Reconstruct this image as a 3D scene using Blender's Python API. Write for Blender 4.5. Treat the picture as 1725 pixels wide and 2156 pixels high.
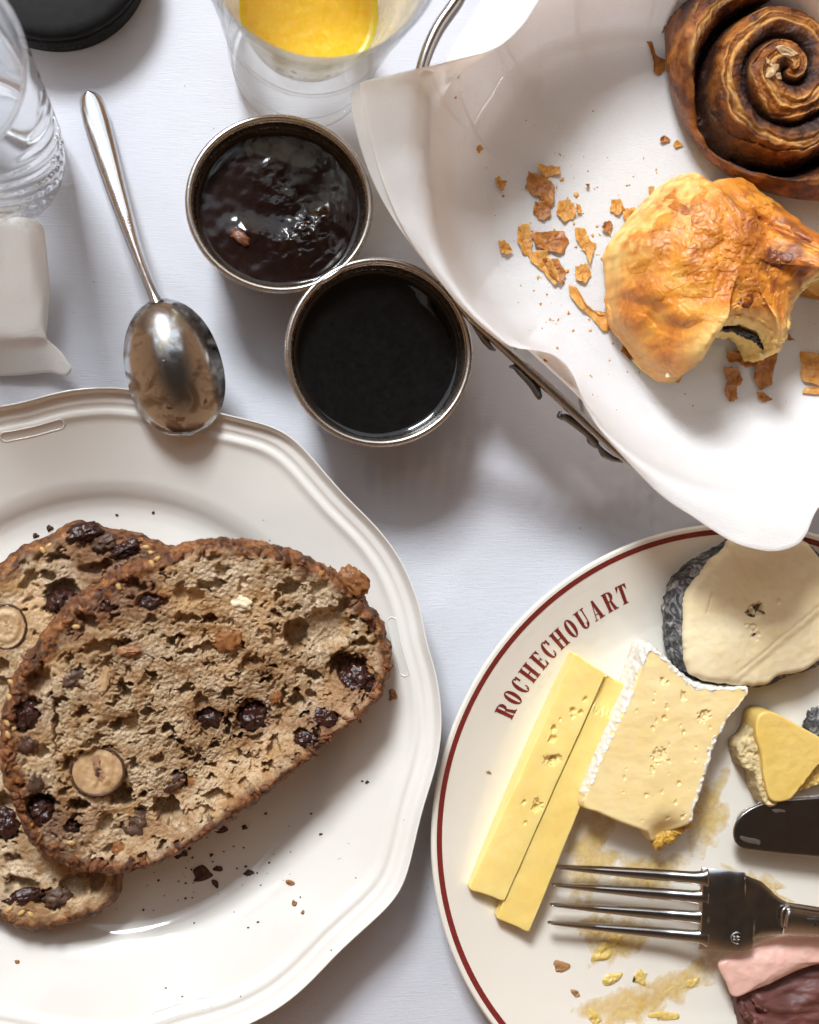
import bpy, math, random
import numpy as np
from mathutils import Vector, Matrix
from mathutils.bvhtree import BVHTree

random.seed(7)
RNG = np.random.default_rng(11)
for _o in list(bpy.data.objects):
    bpy.data.objects.remove(_o)
SC = bpy.context.scene
COL = SC.collection
MM = 0.001

# ------------------------------------------------------------------ camera
IMW, IMH, FPX, DIST = 1725.0, 2156.0, 2730.0, 420.0
NADIR = (500.0, 1020.0)              # where the plumb line under the lens falls in the picture
_d = np.array([(NADIR[0] - IMW / 2) / FPX, (IMH / 2 - NADIR[1]) / FPX, -1.0]); _d /= np.linalg.norm(_d)
_uz = -_d
_uy = np.array([0, 1.0, 0]) - _uz * _uz[1]; _uy /= np.linalg.norm(_uy)
_ux = np.cross(_uy, _uz)
C2W = np.array([_ux, _uy, _uz])      # camera -> world
CAMP = -(C2W @ np.array([0, 0, -1.0])) * DIST   # mm, the view axis meets the table at the origin
cam_d = bpy.data.cameras.new('camera'); cam = bpy.data.objects.new('camera', cam_d); COL.objects.link(cam)
cam.matrix_world = Matrix.Translation(Vector(CAMP * MM)) @ Matrix([list(r) for r in C2W]).to_4x4()
cam_d.sensor_fit = 'HORIZONTAL'; cam_d.sensor_width = 24.0; cam_d.lens = 24.0 * FPX / IMW
cam_d.clip_start = 0.01; cam_d.clip_end = 50
cam_d.dof.use_dof = True; cam_d.dof.focus_distance = 0.402; cam_d.dof.aperture_fstop = 9.0
SC.camera = cam

# ------------------------------------------------------------------ light: a window above the table's far edge, a dim warm room
world = bpy.data.worlds.new('World'); SC.world = world; world.use_nodes = True
_nt = world.node_tree; _nt.nodes.clear()
_tc = _nt.nodes.new('ShaderNodeTexCoord'); _sx = _nt.nodes.new('ShaderNodeSeparateXYZ')
_rp = _nt.nodes.new('ShaderNodeValToRGB'); _bg = _nt.nodes.new('ShaderNodeBackground'); _ow = _nt.nodes.new('ShaderNodeOutputWorld')
_nt.links.new(_tc.outputs['Generated'], _sx.inputs[0]); _nt.links.new(_sx.outputs['Z'], _rp.inputs[0])
_rp.color_ramp.elements[0].position = 0.0; _rp.color_ramp.elements[0].color = (0.86, 0.49, 0.27, 1)
_rp.color_ramp.elements[1].position = 0.95; _rp.color_ramp.elements[1].color = (0.09, 0.062, 0.043, 1)
_e = _rp.color_ramp.elements.new(0.6); _e.color = (0.60, 0.335, 0.18, 1)
_nt.links.new(_rp.outputs[0], _bg.inputs[0]); _nt.links.new(_bg.outputs[0], _ow.inputs[0])
_bg.inputs[1].default_value = 0.56

def window_light(name, az_xy, elev, dist, size, power, col):
    l = bpy.data.lights.new(name, 'AREA'); l.shape = 'RECTANGLE'; l.size = size[0]; l.size_y = size[1]
    l.energy = power; l.color = col
    o = bpy.data.objects.new(name, l); COL.objects.link(o)
    a = np.array(az_xy, float); a /= np.linalg.norm(a); e = math.radians(elev)
    p = Vector((a[0] * math.cos(e) * dist, a[1] * math.cos(e) * dist, math.sin(e) * dist))
    o.location = p; o.rotation_euler = p.to_track_quat('Z', 'Y').to_euler()
    return o
window_light('window_light', (-0.36, 0.93), 45, 1.7, (0.38, 0.38), 42, (0.90, 0.95, 1.0))
window_light('window_sky', (-0.25, 0.97), 52, 1.7, (2.0, 1.3), 11, (0.80, 0.90, 1.0))

vs = SC.view_settings; vs.view_transform = 'Standard'; vs.look = 'None'; vs.exposure = 0.0; vs.gamma = 1.0; vs.use_curve_mapping = False
SC.render.engine = 'CYCLES'
cy = SC.cycles; cy.use_denoising = True; cy.max_bounces = 7; cy.diffuse_bounces = 3; cy.glossy_bounces = 3; cy.transmission_bounces = 6; cy.transparent_max_bounces = 16
cy.use_adaptive_sampling = True; cy.adaptive_threshold = 0.04; cy.adaptive_min_samples = 12; cy.blur_glossy = 0.6; cy.sample_clamp_indirect = 6.0

# ------------------------------------------------------------------ helpers
def ray(px, py):
    d = C2W @ np.array([(px - IMW / 2) / FPX, (IMH / 2 - py) / FPX, -1.0]); return d / np.linalg.norm(d)
def P(px, py, z=0.0):
    d = ray(px, py); return CAMP + d * ((z - CAMP[2]) / d[2])
def PS(pts, z=0.0):
    return np.array([P(p[0], p[1], p[2] if len(p) > 2 else z) for p in pts])

_perm = np.random.default_rng(5).permutation(256); _perm = np.concatenate([_perm, _perm, _perm])
_grad = np.random.default_rng(6).normal(size=(256, 3)); _grad /= np.linalg.norm(_grad, axis=1)[:, None]
_grad = _grad.astype(np.float32)
def noise(p):
    p = np.asarray(p, np.float32); i = np.floor(p); f = p - i; u = f * f * f * (f * (f * 6 - 15) + 10); i = i.astype(np.int64) & 255
    x0, y0, z0 = i[:, 0], i[:, 1], i[:, 2]; out = np.zeros(len(p), np.float32)
    for dx in (0, 1):
        wx = u[:, 0] if dx else 1 - u[:, 0]; hx = _perm[x0 + dx]; fx = f[:, 0] - dx
        for dy in (0, 1):
            wy = wx * (u[:, 1] if dy else 1 - u[:, 1]); hy = _perm[hx + y0 + dy]; fy = f[:, 1] - dy
            for dz in (0, 1):
                g = _grad[_perm[hy + z0 + dz]]
                out += wy * (u[:, 2] if dz else 1 - u[:, 2]) * (g[:, 0] * fx + g[:, 1] * fy + g[:, 2] * (f[:, 2] - dz))
    return out * 1.6
def fbm(p, oct=4, lac=2.03, gain=0.5):
    p = np.asarray(p, float); a = 1; s = 0
    for _ in range(oct):
        s = s + a * noise(p); p = p * lac + 17.3; a *= gain
    return s
def sstep(a, b, x):
    t = np.clip((x - a) / (b - a), 0, 1); return t * t * (3 - 2 * t)
def polydist(xy, line):
    best = np.full(len(xy), 1e9)
    for a, b in zip(line[:-1], line[1:]):
        ab = b - a; t = np.clip(((xy - a) @ ab) / max(ab @ ab, 1e-9), 0, 1)
        best = np.minimum(best, np.linalg.norm(xy - a - t[:, None] * ab, axis=1))
    return best
def catmull(pts, n, closed=True):
    pts = np.asarray(pts, float); m = len(pts); segs = m if closed else m - 1; k = np.arange(segs)
    if closed: p0, p1, p2, p3 = pts[(k - 1) % m], pts[k], pts[(k + 1) % m], pts[(k + 2) % m]
    else: p0, p1, p2, p3 = pts[np.maximum(k - 1, 0)], pts[k], pts[k + 1], pts[np.minimum(k + 2, m - 1)]
    t = np.linspace(0, 1, 14, endpoint=False)[None, :, None]; p0, p1, p2, p3 = (q[:, None, :] for q in (p0, p1, p2, p3))
    out = (0.5 * ((2 * p1) + (-p0 + p2) * t + (2 * p0 - 5 * p1 + 4 * p2 - p3) * t * t + (-p0 + 3 * p1 - 3 * p2 + p3) * t ** 3)).reshape(-1, pts.shape[1])
    out = np.vstack([out, out[:1] if closed else pts[-1:]])
    s = np.concatenate([[0], np.cumsum(np.linalg.norm(np.diff(out, axis=0), axis=1))])
    q = np.linspace(0, s[-1], n, endpoint=not closed)
    return np.stack([np.interp(q, s, out[:, i]) for i in range(out.shape[1])], 1)
def quads(nr, nc, wrap=True, off=0):
    r = np.arange(nr - 1)[:, None]; cols = nc if wrap else nc - 1; c = np.arange(cols)[None, :]
    c2 = (c + 1) % nc
    f = np.stack([r * nc + c, r * nc + c2, (r + 1) * nc + c2, (r + 1) * nc + c], -1).reshape(-1, 4) + off
    return f
def vnormals(V, F):
    F = np.asarray(F); n = np.cross(V[F[:, 2]] - V[F[:, 0]], V[F[:, -1]] - V[F[:, 1]]) if F.shape[1] == 4 else np.cross(V[F[:, 1]] - V[F[:, 0]], V[F[:, 2]] - V[F[:, 0]])
    N = np.zeros_like(V)
    for i in range(F.shape[1]): np.add.at(N, F[:, i], n)
    l = np.linalg.norm(N, axis=1); l[l == 0] = 1
    return N / l[:, None]

ORG = {}
def tag(o, label=None, cat=None, group=None, kind=None):
    if label: o['label'] = label
    if cat: o['category'] = cat
    if group: o['group'] = group
    if kind: o['kind'] = kind
    return o
def thing(name, label, cat, loc, group=None):
    o = bpy.data.objects.new(name, None); COL.objects.link(o); o.empty_display_size = 0.01
    loc = np.asarray(loc, float); o.location = loc * MM; ORG[o.name] = loc
    return tag(o, label, cat, group)
def mk(name, V, F, mat, parent=None, smooth=True, attrs=None, base=None):
    """one mesh object; V in mm in the scene's frame. Top-level meshes get their origin at `base` (default: bottom centre)."""
    V = np.asarray(V, float)
    if parent is not None: org = ORG[parent.name]
    else:
        org = np.asarray(base, float) if base is not None else np.array([(V[:, 0].min() + V[:, 0].max()) / 2, (V[:, 1].min() + V[:, 1].max()) / 2, V[:, 2].min()])
    me = bpy.data.meshes.new(name)
    me.from_pydata(((V - org) * MM).tolist(), [], F.tolist() if isinstance(F, np.ndarray) else [list(map(int, f)) for f in F])
    if attrs:
        for k, v in attrs.items():
            a = me.attributes.new(k, 'FLOAT', 'POINT'); a.data.foreach_set('value', np.asarray(v, np.float32))
    if smooth: me.polygons.foreach_set('use_smooth', np.ones(len(me.polygons), bool))
    me.update()
    me.materials.append(mat)
    o = bpy.data.objects.new(name, me); COL.objects.link(o)
    if parent is not None: o.parent = parent; o.location = (0, 0, 0)
    else: o.location = org * MM
    ORG[o.name] = org
    if len(V) < 30000: fix_normals(o)
    return o
def fix_normals(o):
    import bmesh
    bm = bmesh.new(); bm.from_mesh(o.data); bmesh.ops.recalc_face_normals(bm, faces=bm.faces); bm.to_mesh(o.data); bm.free(); return o
def bvh_of(*objs):
    V, F = [], []
    for o in objs:
        off = len(V); me = o.data; co = np.empty(len(me.vertices) * 3, np.float32); me.vertices.foreach_get('co', co)
        V += (co.reshape(-1, 3).astype(float) * 1000 + ORG[o.name]).tolist()
        tot = np.empty(len(me.polygons), np.int32); me.polygons.foreach_get('loop_total', tot); li = np.empty(len(me.loops), np.int32); me.loops.foreach_get('vertex_index', li)
        if (tot == 4).all(): F += (li.reshape(-1, 4) + off).tolist()
        else: F += [[i + off for i in p.vertices] for p in me.polygons]
    return BVHTree.FromPolygons(V, F)
def hit(bvh, px, py):
    """the point of a surface that the photograph shows at that place, and its normal"""
    d = ray(px, py); h, n, i, _ = bvh.ray_cast(Vector(CAMP), Vector(d))
    if h is None: return None, None
    n = np.array(n); n = n if n[2] > 0 else -n
    return np.array(h), n
def drop(bvh, x, y):
    h, n, i, _ = bvh.ray_cast(Vector((x, y, 300)), Vector((0, 0, -1)))
    return None if h is None else h[2]

def tube(path, rad, n=10, cap=True, sx=1.0, sz=1.0, up=(0, 0, 1)):
    path = np.asarray(path, float); m = len(path); rad = np.broadcast_to(np.asarray(rad, float), (m,))
    T = np.gradient(path, axis=0); T /= np.linalg.norm(T, axis=1)[:, None] + 1e-12
    up = np.asarray(up, float); V = []
    for k in range(m):
        s = np.cross(T[k], up); ls = np.linalg.norm(s)
        s = s / ls if ls > 1e-4 else np.array([1.0, 0, 0]); b = np.cross(s, T[k])
        a = np.linspace(0, 2 * math.pi, n, endpoint=False)
        V.append(path[k] + rad[k] * (np.cos(a)[:, None] * s * sx + np.sin(a)[:, None] * b * sz))
    V = np.vstack(V); F = [list(f) for f in quads(m, n)]
    if cap:
        F.append(list(range(n))[::-1]); F.append([(m - 1) * n + i for i in range(n)])
    return V, F
def lathe(prof, c, n=96, rf=None):
    """prof: (r, z) list; rf(theta, r, z) -> scaled r"""
    a = np.linspace(0, 2 * math.pi, n, endpoint=False); V = []
    for r, z in prof:
        rr = rf(a, r, z) if rf else np.full(n, r)
        zz = z if not isinstance(z, np.ndarray) else z
        V.append(np.stack([c[0] + rr * np.cos(a), c[1] + rr * np.sin(a), np.full(n, zz) + c[2]], 1))
    return np.vstack(V), quads(len(prof), n)[:, ::-1]
def star(outline, ztop, zbot, nseg=160, ntop=30, edge=2.0, nedge=5, center=None, nside=4, bulge=0.0):
    """a solid on a star-shaped outline (mm): domed or flat top, rounded edges, side and underside. Returns V, F, edge distance, t"""
    o2 = outline[:, :2]; ar = np.sum(o2[:, 0] * np.roll(o2[:, 1], -1) - np.roll(o2[:, 0], -1) * o2[:, 1])
    if ar > 0: o2 = o2[::-1]
    Q = catmull(o2, nseg); c = Q.mean(0) if center is None else np.asarray(center)[:2]
    R = np.linalg.norm(Q - c, axis=1); D = (Q - c) / R[:, None]
    rows, ed, tt, zz = [], [], [], []
    def add(inset, zf):
        ins = np.broadcast_to(inset, R.shape); xy = Q - D * np.minimum(ins, R * 0.999)[:, None]
        rows.append(xy); ed.append(np.broadcast_to(ins, R.shape)); tt.append(1 - ins / R); zz.append(zf(xy, 1 - ins / R))
    zt = lambda xy, t: ztop(xy[:, 0], xy[:, 1], t) if callable(ztop) else np.full(len(xy), float(ztop))
    zb = lambda xy, t: zbot(xy[:, 0], xy[:, 1], t) if callable(zbot) else np.full(len(xy), float(zbot))
    for t in np.linspace(0, 1, ntop):
        add((1 - t) * (R - edge) + edge, zt)
    for k in range(1, nedge + 1):
        a = k / nedge * math.pi / 2
        add(edge * (1 - math.sin(a)), lambda xy, t, a=a: zt(xy, t) - edge * (1 - math.cos(a)))
    for k in range(1, nside):
        f = k / nside
        add(-bulge * math.sin(math.pi * f), lambda xy, t, f=f: (zt(xy, t) - edge) * (1 - f) + (zb(xy, t) + edge * 0.5) * f)
    add(edge * 0.15, lambda xy, t: zb(xy, t) + edge * 0.3)
    add(edge, zb); add(R * 0.6, zb); add(R * 0.999, zb)
    xy = np.vstack(rows); V = np.column_stack([xy, np.concatenate(zz)])
    return V, quads(len(rows), nseg), np.concatenate(ed), np.concatenate(tt)
def sheet(outline, zf, thick, nr=5, n=40, curl=None):
    """a thin piece with real thickness over an outline (mm)"""
    V, F, e, t = star(outline, lambda x, y, t: zf(x, y, t) + thick, lambda x, y, t: zf(x, y, t), nseg=n, ntop=nr, edge=min(0.08, thick * 0.4), nedge=1, nside=1)
    return V, F
def ell(cx, cy, rx, ry, rot, n=16, wob=0.0, seed=0):
    r = np.random.default_rng(seed); a = np.linspace(0, 2 * math.pi, n, endpoint=False)
    k = 1 + wob * r.normal(size=n); x = rx * np.cos(a) * k; y = ry * np.sin(a) * k
    c, s = math.cos(rot), math.sin(rot)
    return np.stack([cx + x * c - y * s, cy + x * s + y * c], 1)
def blob(c, rad, seed=0, nu=28, nv=16, wob=0.25, fr=0.6, rot=0.0):
    """a lumpy closed piece: c centre, rad (rx, ry, rz) in mm"""
    u = np.linspace(0, 2 * math.pi, nu, endpoint=False); v = np.linspace(0.02, math.pi - 0.02, nv)
    uu, vv = np.meshgrid(u, v); d = np.stack([np.cos(uu) * np.sin(vv), np.sin(uu) * np.sin(vv), np.cos(vv)], -1).reshape(-1, 3)
    k = 1 + wob * fbm(d * (1.3 + fr) + seed * 7.7, 3)
    p = d * k[:, None] * np.asarray(rad); cr, sr = math.cos(rot), math.sin(rot)
    p = np.column_stack([p[:, 0] * cr - p[:, 1] * sr, p[:, 0] * sr + p[:, 1] * cr, p[:, 2]]) + np.asarray(c)
    return p, quads(nv, nu)

def scrap(c, a, b, h, rot, seed, n=9):
    """a soft irregular lump lying on a surface at c: uneven outline, lumpy top"""
    r = np.random.default_rng(seed); aa = np.linspace(0, 2 * math.pi, n, endpoint=False) + r.uniform(-.25, .25, n); kk = r.uniform(.55, 1.2, n)
    x, y = a * kk * np.cos(aa), b * kk * np.sin(aa); co, si = math.cos(rot), math.sin(rot); o = np.stack([c[0] + x * co - y * si, c[1] + x * si + y * co], 1)
    V, F, e, t = star(o, lambda x, y, t: c[2] + h * (np.clip(1 - t ** 2, 0, 1) ** 0.5 * (0.75 + 0.7 * fbm(np.column_stack([x / (0.5 * a + .3), y / (0.5 * a + .3), np.full(len(x), seed * 1.7)]), 3)) + 0.12), lambda x, y, t: c[2] - 0.12 * h + 0 * x, nseg=64, ntop=16, edge=min(0.15, h * .3), nedge=2, nside=2)
    return V, F

# ------------------------------------------------------------------ materials
class NT:
    def __init__(s, name):
        s.m = bpy.data.materials.new(name); s.m.use_nodes = True; s.t = s.m.node_tree
        s.b = s.t.nodes['Principled BSDF']; s.out = s.t.nodes['Material Output']
        tc = s.t.nodes.new('ShaderNodeTexCoord'); mp = s.t.nodes.new('ShaderNodeMapping'); mp.inputs['Scale'].default_value = (1000, 1000, 1000)
        s.t.links.new(tc.outputs['Object'], mp.inputs[0]); s.co = mp.outputs[0]
    def n(s, typ, **kw):
        x = s.t.nodes.new(typ)
        for k, v in kw.items(): setattr(x, k, v)
        return x
    def l(s, a, b): s.t.links.new(a, b)
    def set(s, **kw):
        for k, v in kw.items():
            i = s.b.inputs[k.replace('_', ' ')]
            if hasattr(v, 'links') or isinstance(v, bpy.types.NodeSocket): s.l(v, i)
            else: i.default_value = v
        return s
    def noise(s, scale, detail=4, rough=0.55, dist=0.0, vec=None):
        x = s.n('ShaderNodeTexNoise'); x.inputs['Scale'].default_value = scale; x.inputs['Detail'].default_value = detail
        x.inputs['Roughness'].default_value = rough; x.inputs['Distortion'].default_value = dist; s.l(vec or s.co, x.inputs['Vector']); return x.outputs['Fac']
    def voro(s, scale, feature='F1', out='Distance'):
        x = s.n('ShaderNodeTexVoronoi', feature=feature); x.inputs['Scale'].default_value = scale; s.l(s.co, x.inputs['Vector']); return x.outputs[out]
    def stretch(s, sx, sy, sz, rot=0.0):
        m = s.n('ShaderNodeMapping'); m.inputs['Scale'].default_value = (sx, sy, sz); m.inputs['Rotation'].default_value = (0, 0, rot); s.l(s.co, m.inputs[0]); return m.outputs[0]
    def ramp(s, fac, stops, interp='LINEAR'):
        x = s.n('ShaderNodeValToRGB'); s.l(fac, x.inputs[0]); e = x.color_ramp.elements; x.color_ramp.interpolation = interp
        while len(e) < len(stops): e.new(0.5)
        for k, (p, c) in enumerate(stops):
            e[k].position = p; e[k].color = tuple(c) + (1,) if len(c) == 3 else c
        return x.outputs[0]
    def mix(s, fac, a, b, mode='MIX'):
        x = s.n('ShaderNodeMix', data_type='RGBA', blend_type=mode)
        for i, v in ((0, fac), (6, a), (7, b)):
            if isinstance(v, bpy.types.NodeSocket): s.l(v, x.inputs[i])
            elif i == 0: x.inputs[0].default_value = v
            else: x.inputs[i].default_value = tuple(v) + (1,) if len(v) == 3 else v
        return x.outputs[2]
    def math(s, op, a, b=0.0, c=None):
        x = s.n('ShaderNodeMath', operation=op)
        for i, v in enumerate((a, b) if c is None else (a, b, c)):
            if isinstance(v, bpy.types.NodeSocket): s.l(v, x.inputs[i])
            else: x.inputs[i].default_value = v
        return x.outputs[0]
    def attr(s, name):
        x = s.n('ShaderNodeAttribute', attribute_name=name); return x.outputs['Fac']
    def bump(s, h, dist_mm, strength=1.0, prev=None):
        x = s.n('ShaderNodeBump'); x.inputs['Strength'].default_value = strength; x.inputs['Distance'].default_value = dist_mm * MM
        s.l(h, x.inputs['Height'])
        if prev is not None: s.l(prev, x.inputs['Normal'])
        s.l(x.outputs[0], s.b.inputs['Normal']); return x.outputs[0]
    def sss(s, w, rad_mm, col=(1, 0.7, 0.4)):
        s.b.inputs['Subsurface Weight'].default_value = w; s.b.inputs['Subsurface Radius'].default_value = col; s.b.inputs['Subsurface Scale'].default_value = rad_mm * MM; return s

def m_cloth():
    s = NT('white_damask'); h = s.noise(0.9, 3, vec=s.stretch(0.22, 2.2, 1)); h2 = s.noise(2.6, 2)
    c = s.ramp(s.noise(0.012, 3), [(0.3, (0.53, 0.535, 0.575)), (0.7, (0.57, 0.575, 0.61))])
    s.set(Base_Color=c, Roughness=0.92); s.b.inputs['Specular IOR Level'].default_value = 0.15
    n = s.bump(h, 0.16, 0.6); s.bump(h2, 0.08, 0.5, n); return s.m
def m_paper(name, col, transl=0.35, rib=0.0):
    s = NT(name); s.set(Base_Color=col + (1,), Roughness=0.95); s.b.inputs['Specular IOR Level'].default_value = 0.1
    h = s.noise(2.2, 3, vec=s.stretch(0.30, 1.5, 1, rib)); n = s.bump(h, 0.22, 0.7); n = s.bump(s.noise(0.10, 3), 0.9, 0.2, n)
    tr = s.n('ShaderNodeBsdfTranslucent'); tr.inputs[0].default_value = (0.98, 0.91, 0.84, 1); mx = s.n('ShaderNodeMixShader'); mx.inputs[0].default_value = transl
    s.l(n, tr.inputs['Normal']); s.l(s.b.outputs[0], mx.inputs[1]); s.l(tr.outputs[0], mx.inputs[2])
    tp = s.n('ShaderNodeBsdfTransparent'); m3 = s.n('ShaderNodeMixShader'); m3.inputs[0].default_value = 0.05; s.l(mx.outputs[0], m3.inputs[1]); s.l(tp.outputs[0], m3.inputs[2]); s.l(m3.outputs[0], s.out.inputs[0]); return s.m
def m_china(name, col, rough=0.12):
    s = NT(name); c = s.mix(s.ramp(s.noise(0.05, 4), [(0.4, (0, 0, 0)), (0.75, (1, 1, 1))]), col, tuple(x * 0.97 for x in col))
    s.set(Base_Color=c, Roughness=rough); s.b.inputs['Coat Weight'].default_value = 0.3; s.b.inputs['Coat Roughness'].default_value = 0.05
    s.bump(s.noise(0.12, 2), 0.12, 0.25); return s.m
def m_metal(name, col, rough=0.25, brushed=0.0, smear=0.0):
    s = NT(name); n1 = s.noise(0.35, 5)
    r = s.math('MULTIPLY_ADD', s.ramp(n1, [(0.35, (0, 0, 0)), (0.7, (1, 1, 1))]), 0.05 + smear, rough)
    s.set(Base_Color=col + (1,), Metallic=1.0, Roughness=r)
    s.bump(s.noise(0.5, 2), 0.02 + smear * 0.2, 0.15 + brushed); return s.m
def m_plain(name, col, rough=0.5, var=0.15, scale=0.6, bump=0.15, bscale=1.5, sss=None, spec=0.4, dark=None):
    s = NT(name); d = dark or tuple(x * (1 - var * 2) for x in col)
    s.set(Base_Color=s.ramp(s.noise(scale, 5), [(0.28, d), (0.62, col)]), Roughness=rough); s.b.inputs['Specular IOR Level'].default_value = spec
    if bump: s.bump(s.noise(bscale, 4), bump, 0.7)
    if sss: s.sss(*sss)
    return s.m
def m_glass(name, tint=(1, 1, 1), rough=0.0, bump=0.0):
    s = NT(name); s.set(Base_Color=tint + (1,), Roughness=rough); s.b.inputs['Transmission Weight'].default_value = 1.0; s.b.inputs['IOR'].default_value = 1.46
    if bump: s.bump(s.noise(0.5, 3), bump, 0.5)
    return s.m
def m_thin_glass(name, tint, refr=0.0, bump=0.05, bs=0.3):
    """thin-walled glass: clear straight through, reflecting more at grazing angles, with a share of true refraction"""
    s = NT(name); s.set(Base_Color=tint + (1,), Roughness=0.02); s.b.inputs['Transmission Weight'].default_value = 1.0; s.b.inputs['IOR'].default_value = 1.46
    n = s.bump(s.noise(bs, 3), bump, 0.6)
    tr = s.n('ShaderNodeBsdfTransparent'); gl_ = s.n('ShaderNodeBsdfGlossy'); gl_.inputs['Roughness'].default_value = 0.08; fr = s.n('ShaderNodeFresnel'); fr.inputs['IOR'].default_value = 1.14
    lw = s.n('ShaderNodeLayerWeight'); lw.inputs[0].default_value = 0.25; s.l(s.ramp(lw.outputs['Facing'], [(0.2, (0.98, 0.985, 0.985)), (1.0, tint)]), tr.inputs[0])
    s.l(n, gl_.inputs['Normal']); s.l(n, fr.inputs['Normal'])
    m1 = s.n('ShaderNodeMixShader'); s.l(s.math('MULTIPLY', fr.outputs[0], 0.8), m1.inputs[0]); s.l(tr.outputs[0], m1.inputs[1]); s.l(gl_.outputs[0], m1.inputs[2])
    m2 = s.n('ShaderNodeMixShader'); m2.inputs[0].default_value = refr; s.l(m1.outputs[0], m2.inputs[1]); s.l(s.b.outputs[0], m2.inputs[2]); s.l(m2.outputs[0], s.out.inputs[0]); return s.m
# ------------------------------------------------------------------ the table under its cloth
M_CLOTH = m_cloth()
nx, ny = 420, 460
gx = np.linspace(-330, 330, nx); gy = np.linspace(-330, 420, ny); X, Y = np.meshgrid(gx, gy)
XY = np.column_stack([X.ravel(), Y.ravel()])
ridge = PS([(760, 960), (855, 959), (1007, 976), (1090, 1001), (1204, 1047), (1300, 1042), (1400, 1020)])[:, :2]
ridge_f = catmull(ridge, 60, False)
dd = polydist(XY, ridge_f)
near = np.argmin(((XY[:, None, :] - ridge_f[None, ::3]) ** 2).sum(-1), 1); side = XY[:, 1] - ridge_f[::3][near][:, 1]
along = near / 19.0
amp = 8.0 * np.sin(np.clip(along, 0, 1) * math.pi) ** 0.7
Zc = np.where(side > 0, amp * np.exp(-(dd / 24) ** 2), amp * np.exp(-(dd / 10.5) ** 2))
Zc += 1.1 * fbm(np.column_stack([XY / 75.0, np.zeros(len(XY))]) + 3.1, 2) + 0.25 * fbm(np.column_stack([XY / 22.0, np.zeros(len(XY))]), 2)
for a, b, h, w in (((470, 690), (640, 960), 0.8, 7), ((930, 1290), (1010, 1560), 0.9, 9), ((300, 560), (520, 640), 0.5, 6)):
    Zc += h * np.exp(-(polydist(XY, PS([a, b])[:, :2]) / w) ** 2)
def flat_spot(c, r):
    global Zc
    k = sstep(r, r + 12, np.linalg.norm(XY - np.asarray(c)[:2], axis=1)); Zc = Zc * k
PL_C = P(225, 1530, 23); PR_C = P(1548, 1748, 15)
for c_, r_ in ((PL_C, 62), (PR_C, 60), (P(590, 430, 30), 26), (P(800, 740, 30), 26), (P(1450, 520, 5), 62), (P(690, 120, 0), 27), (P(-20, 350, 0), 27)): flat_spot(c_, r_)
cloth = mk('tablecloth', np.column_stack([XY, Zc]), quads(ny, nx, False), M_CLOTH, base=(0, 0, 0))
tag(cloth, 'white woven cotton cloth with soft folds covering the whole table', 'tablecloth', kind='structure')
B_CLOTH = bvh_of(cloth)

# ------------------------------------------------------------------ the scalloped plate
M_CREAM = m_china('cream_china', (0.73, 0.70, 0.645), 0.10)
RL = np.linalg.norm(P(925, 1545, 23) - P(225, 1530, 23))
def scallop(a):
    """outline of the rim: four soft corners with a bracket between them"""
    d = (np.degrees(a) - 59 + 45) % 90 - 45
    f = 1 + 0.022 * np.exp(-(d / 6.5) ** 2) - 0.012 * np.exp(-((np.abs(d) - 15) / 7) ** 2) + 0.006 * np.exp(-((np.abs(d) - 30) / 7) ** 2) - 0.010 * np.exp(-((np.abs(d) - 45) / 5) ** 2)
    return f
profL = [(0.0, 5.0), (0.2, 5.0), (0.4, 4.9), (0.56, 4.9), (0.62, 5.1), (0.65, 5.7), (0.675, 7.0), (0.695, 8.6), (0.71, 9.6), (0.73, 10.4), (0.76, 11.2), (0.80, 12.3), (0.84, 13.4), (0.88, 14.5), (0.905, 15.2),
         (0.918, 15.9), (0.926, 16.5), (0.934, 16.5), (0.942, 16.1), (0.950, 16.3), (0.958, 17.0), (0.966, 17.2), (0.975, 17.1), (0.984, 17.7), (0.991, 18.7), (0.996, 19.5), (0.999, 19.9), (1.0, 19.6), (0.998, 18.9), (0.99, 17.6), (0.95, 15.2), (0.88, 12.6), (0.76, 8.8), (0.69, 6.0), (0.63, 2.6), (0.60, 0.6), (0.57, 0.3), (0.55, 1.6), (0.3, 2.2), (0.0, 2.2)]
profL = [(r, z if (r < 0.71 or z < 9) else 9.6 + (z - 9.6) * 1.38) for r, z in profL]
pr = np.array(profL); s_ = np.concatenate([[0], np.cumsum(np.hypot(np.diff(pr[:, 0] * 100), np.diff(pr[:, 1])))])
q_ = np.linspace(0, s_[-1], 210); pr = np.column_stack([np.interp(q_, s_, pr[:, 0]), np.interp(q_, s_, pr[:, 1])])
def rfL(a, r, z):
    k = sstep(0.74, 0.93, np.array(r)); return RL * r * (1 + (scallop(a) - 1) * k)
VL, FL = lathe([(r, z) for r, z in pr], (PL_C[0], PL_C[1], 0), 400, rfL)
plate_l = mk('scalloped_plate', VL, FL, M_CREAM, base=(PL_C[0], PL_C[1], 0))
tag(plate_l, 'cream china plate with a moulded scalloped rim, holding the sliced fruit bread', 'plate')
def rimpt(ang, rho, bv, off=0.0):
    a = math.radians(ang); r = float(rfL(np.array(a), rho, 0)); x, y = PL_C[0] + r * math.cos(a), PL_C[1] + r * math.sin(a)
    return np.array([x, y, (drop(bv, x, y) or 18) + off])
B_PL = bvh_of(plate_l)
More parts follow.
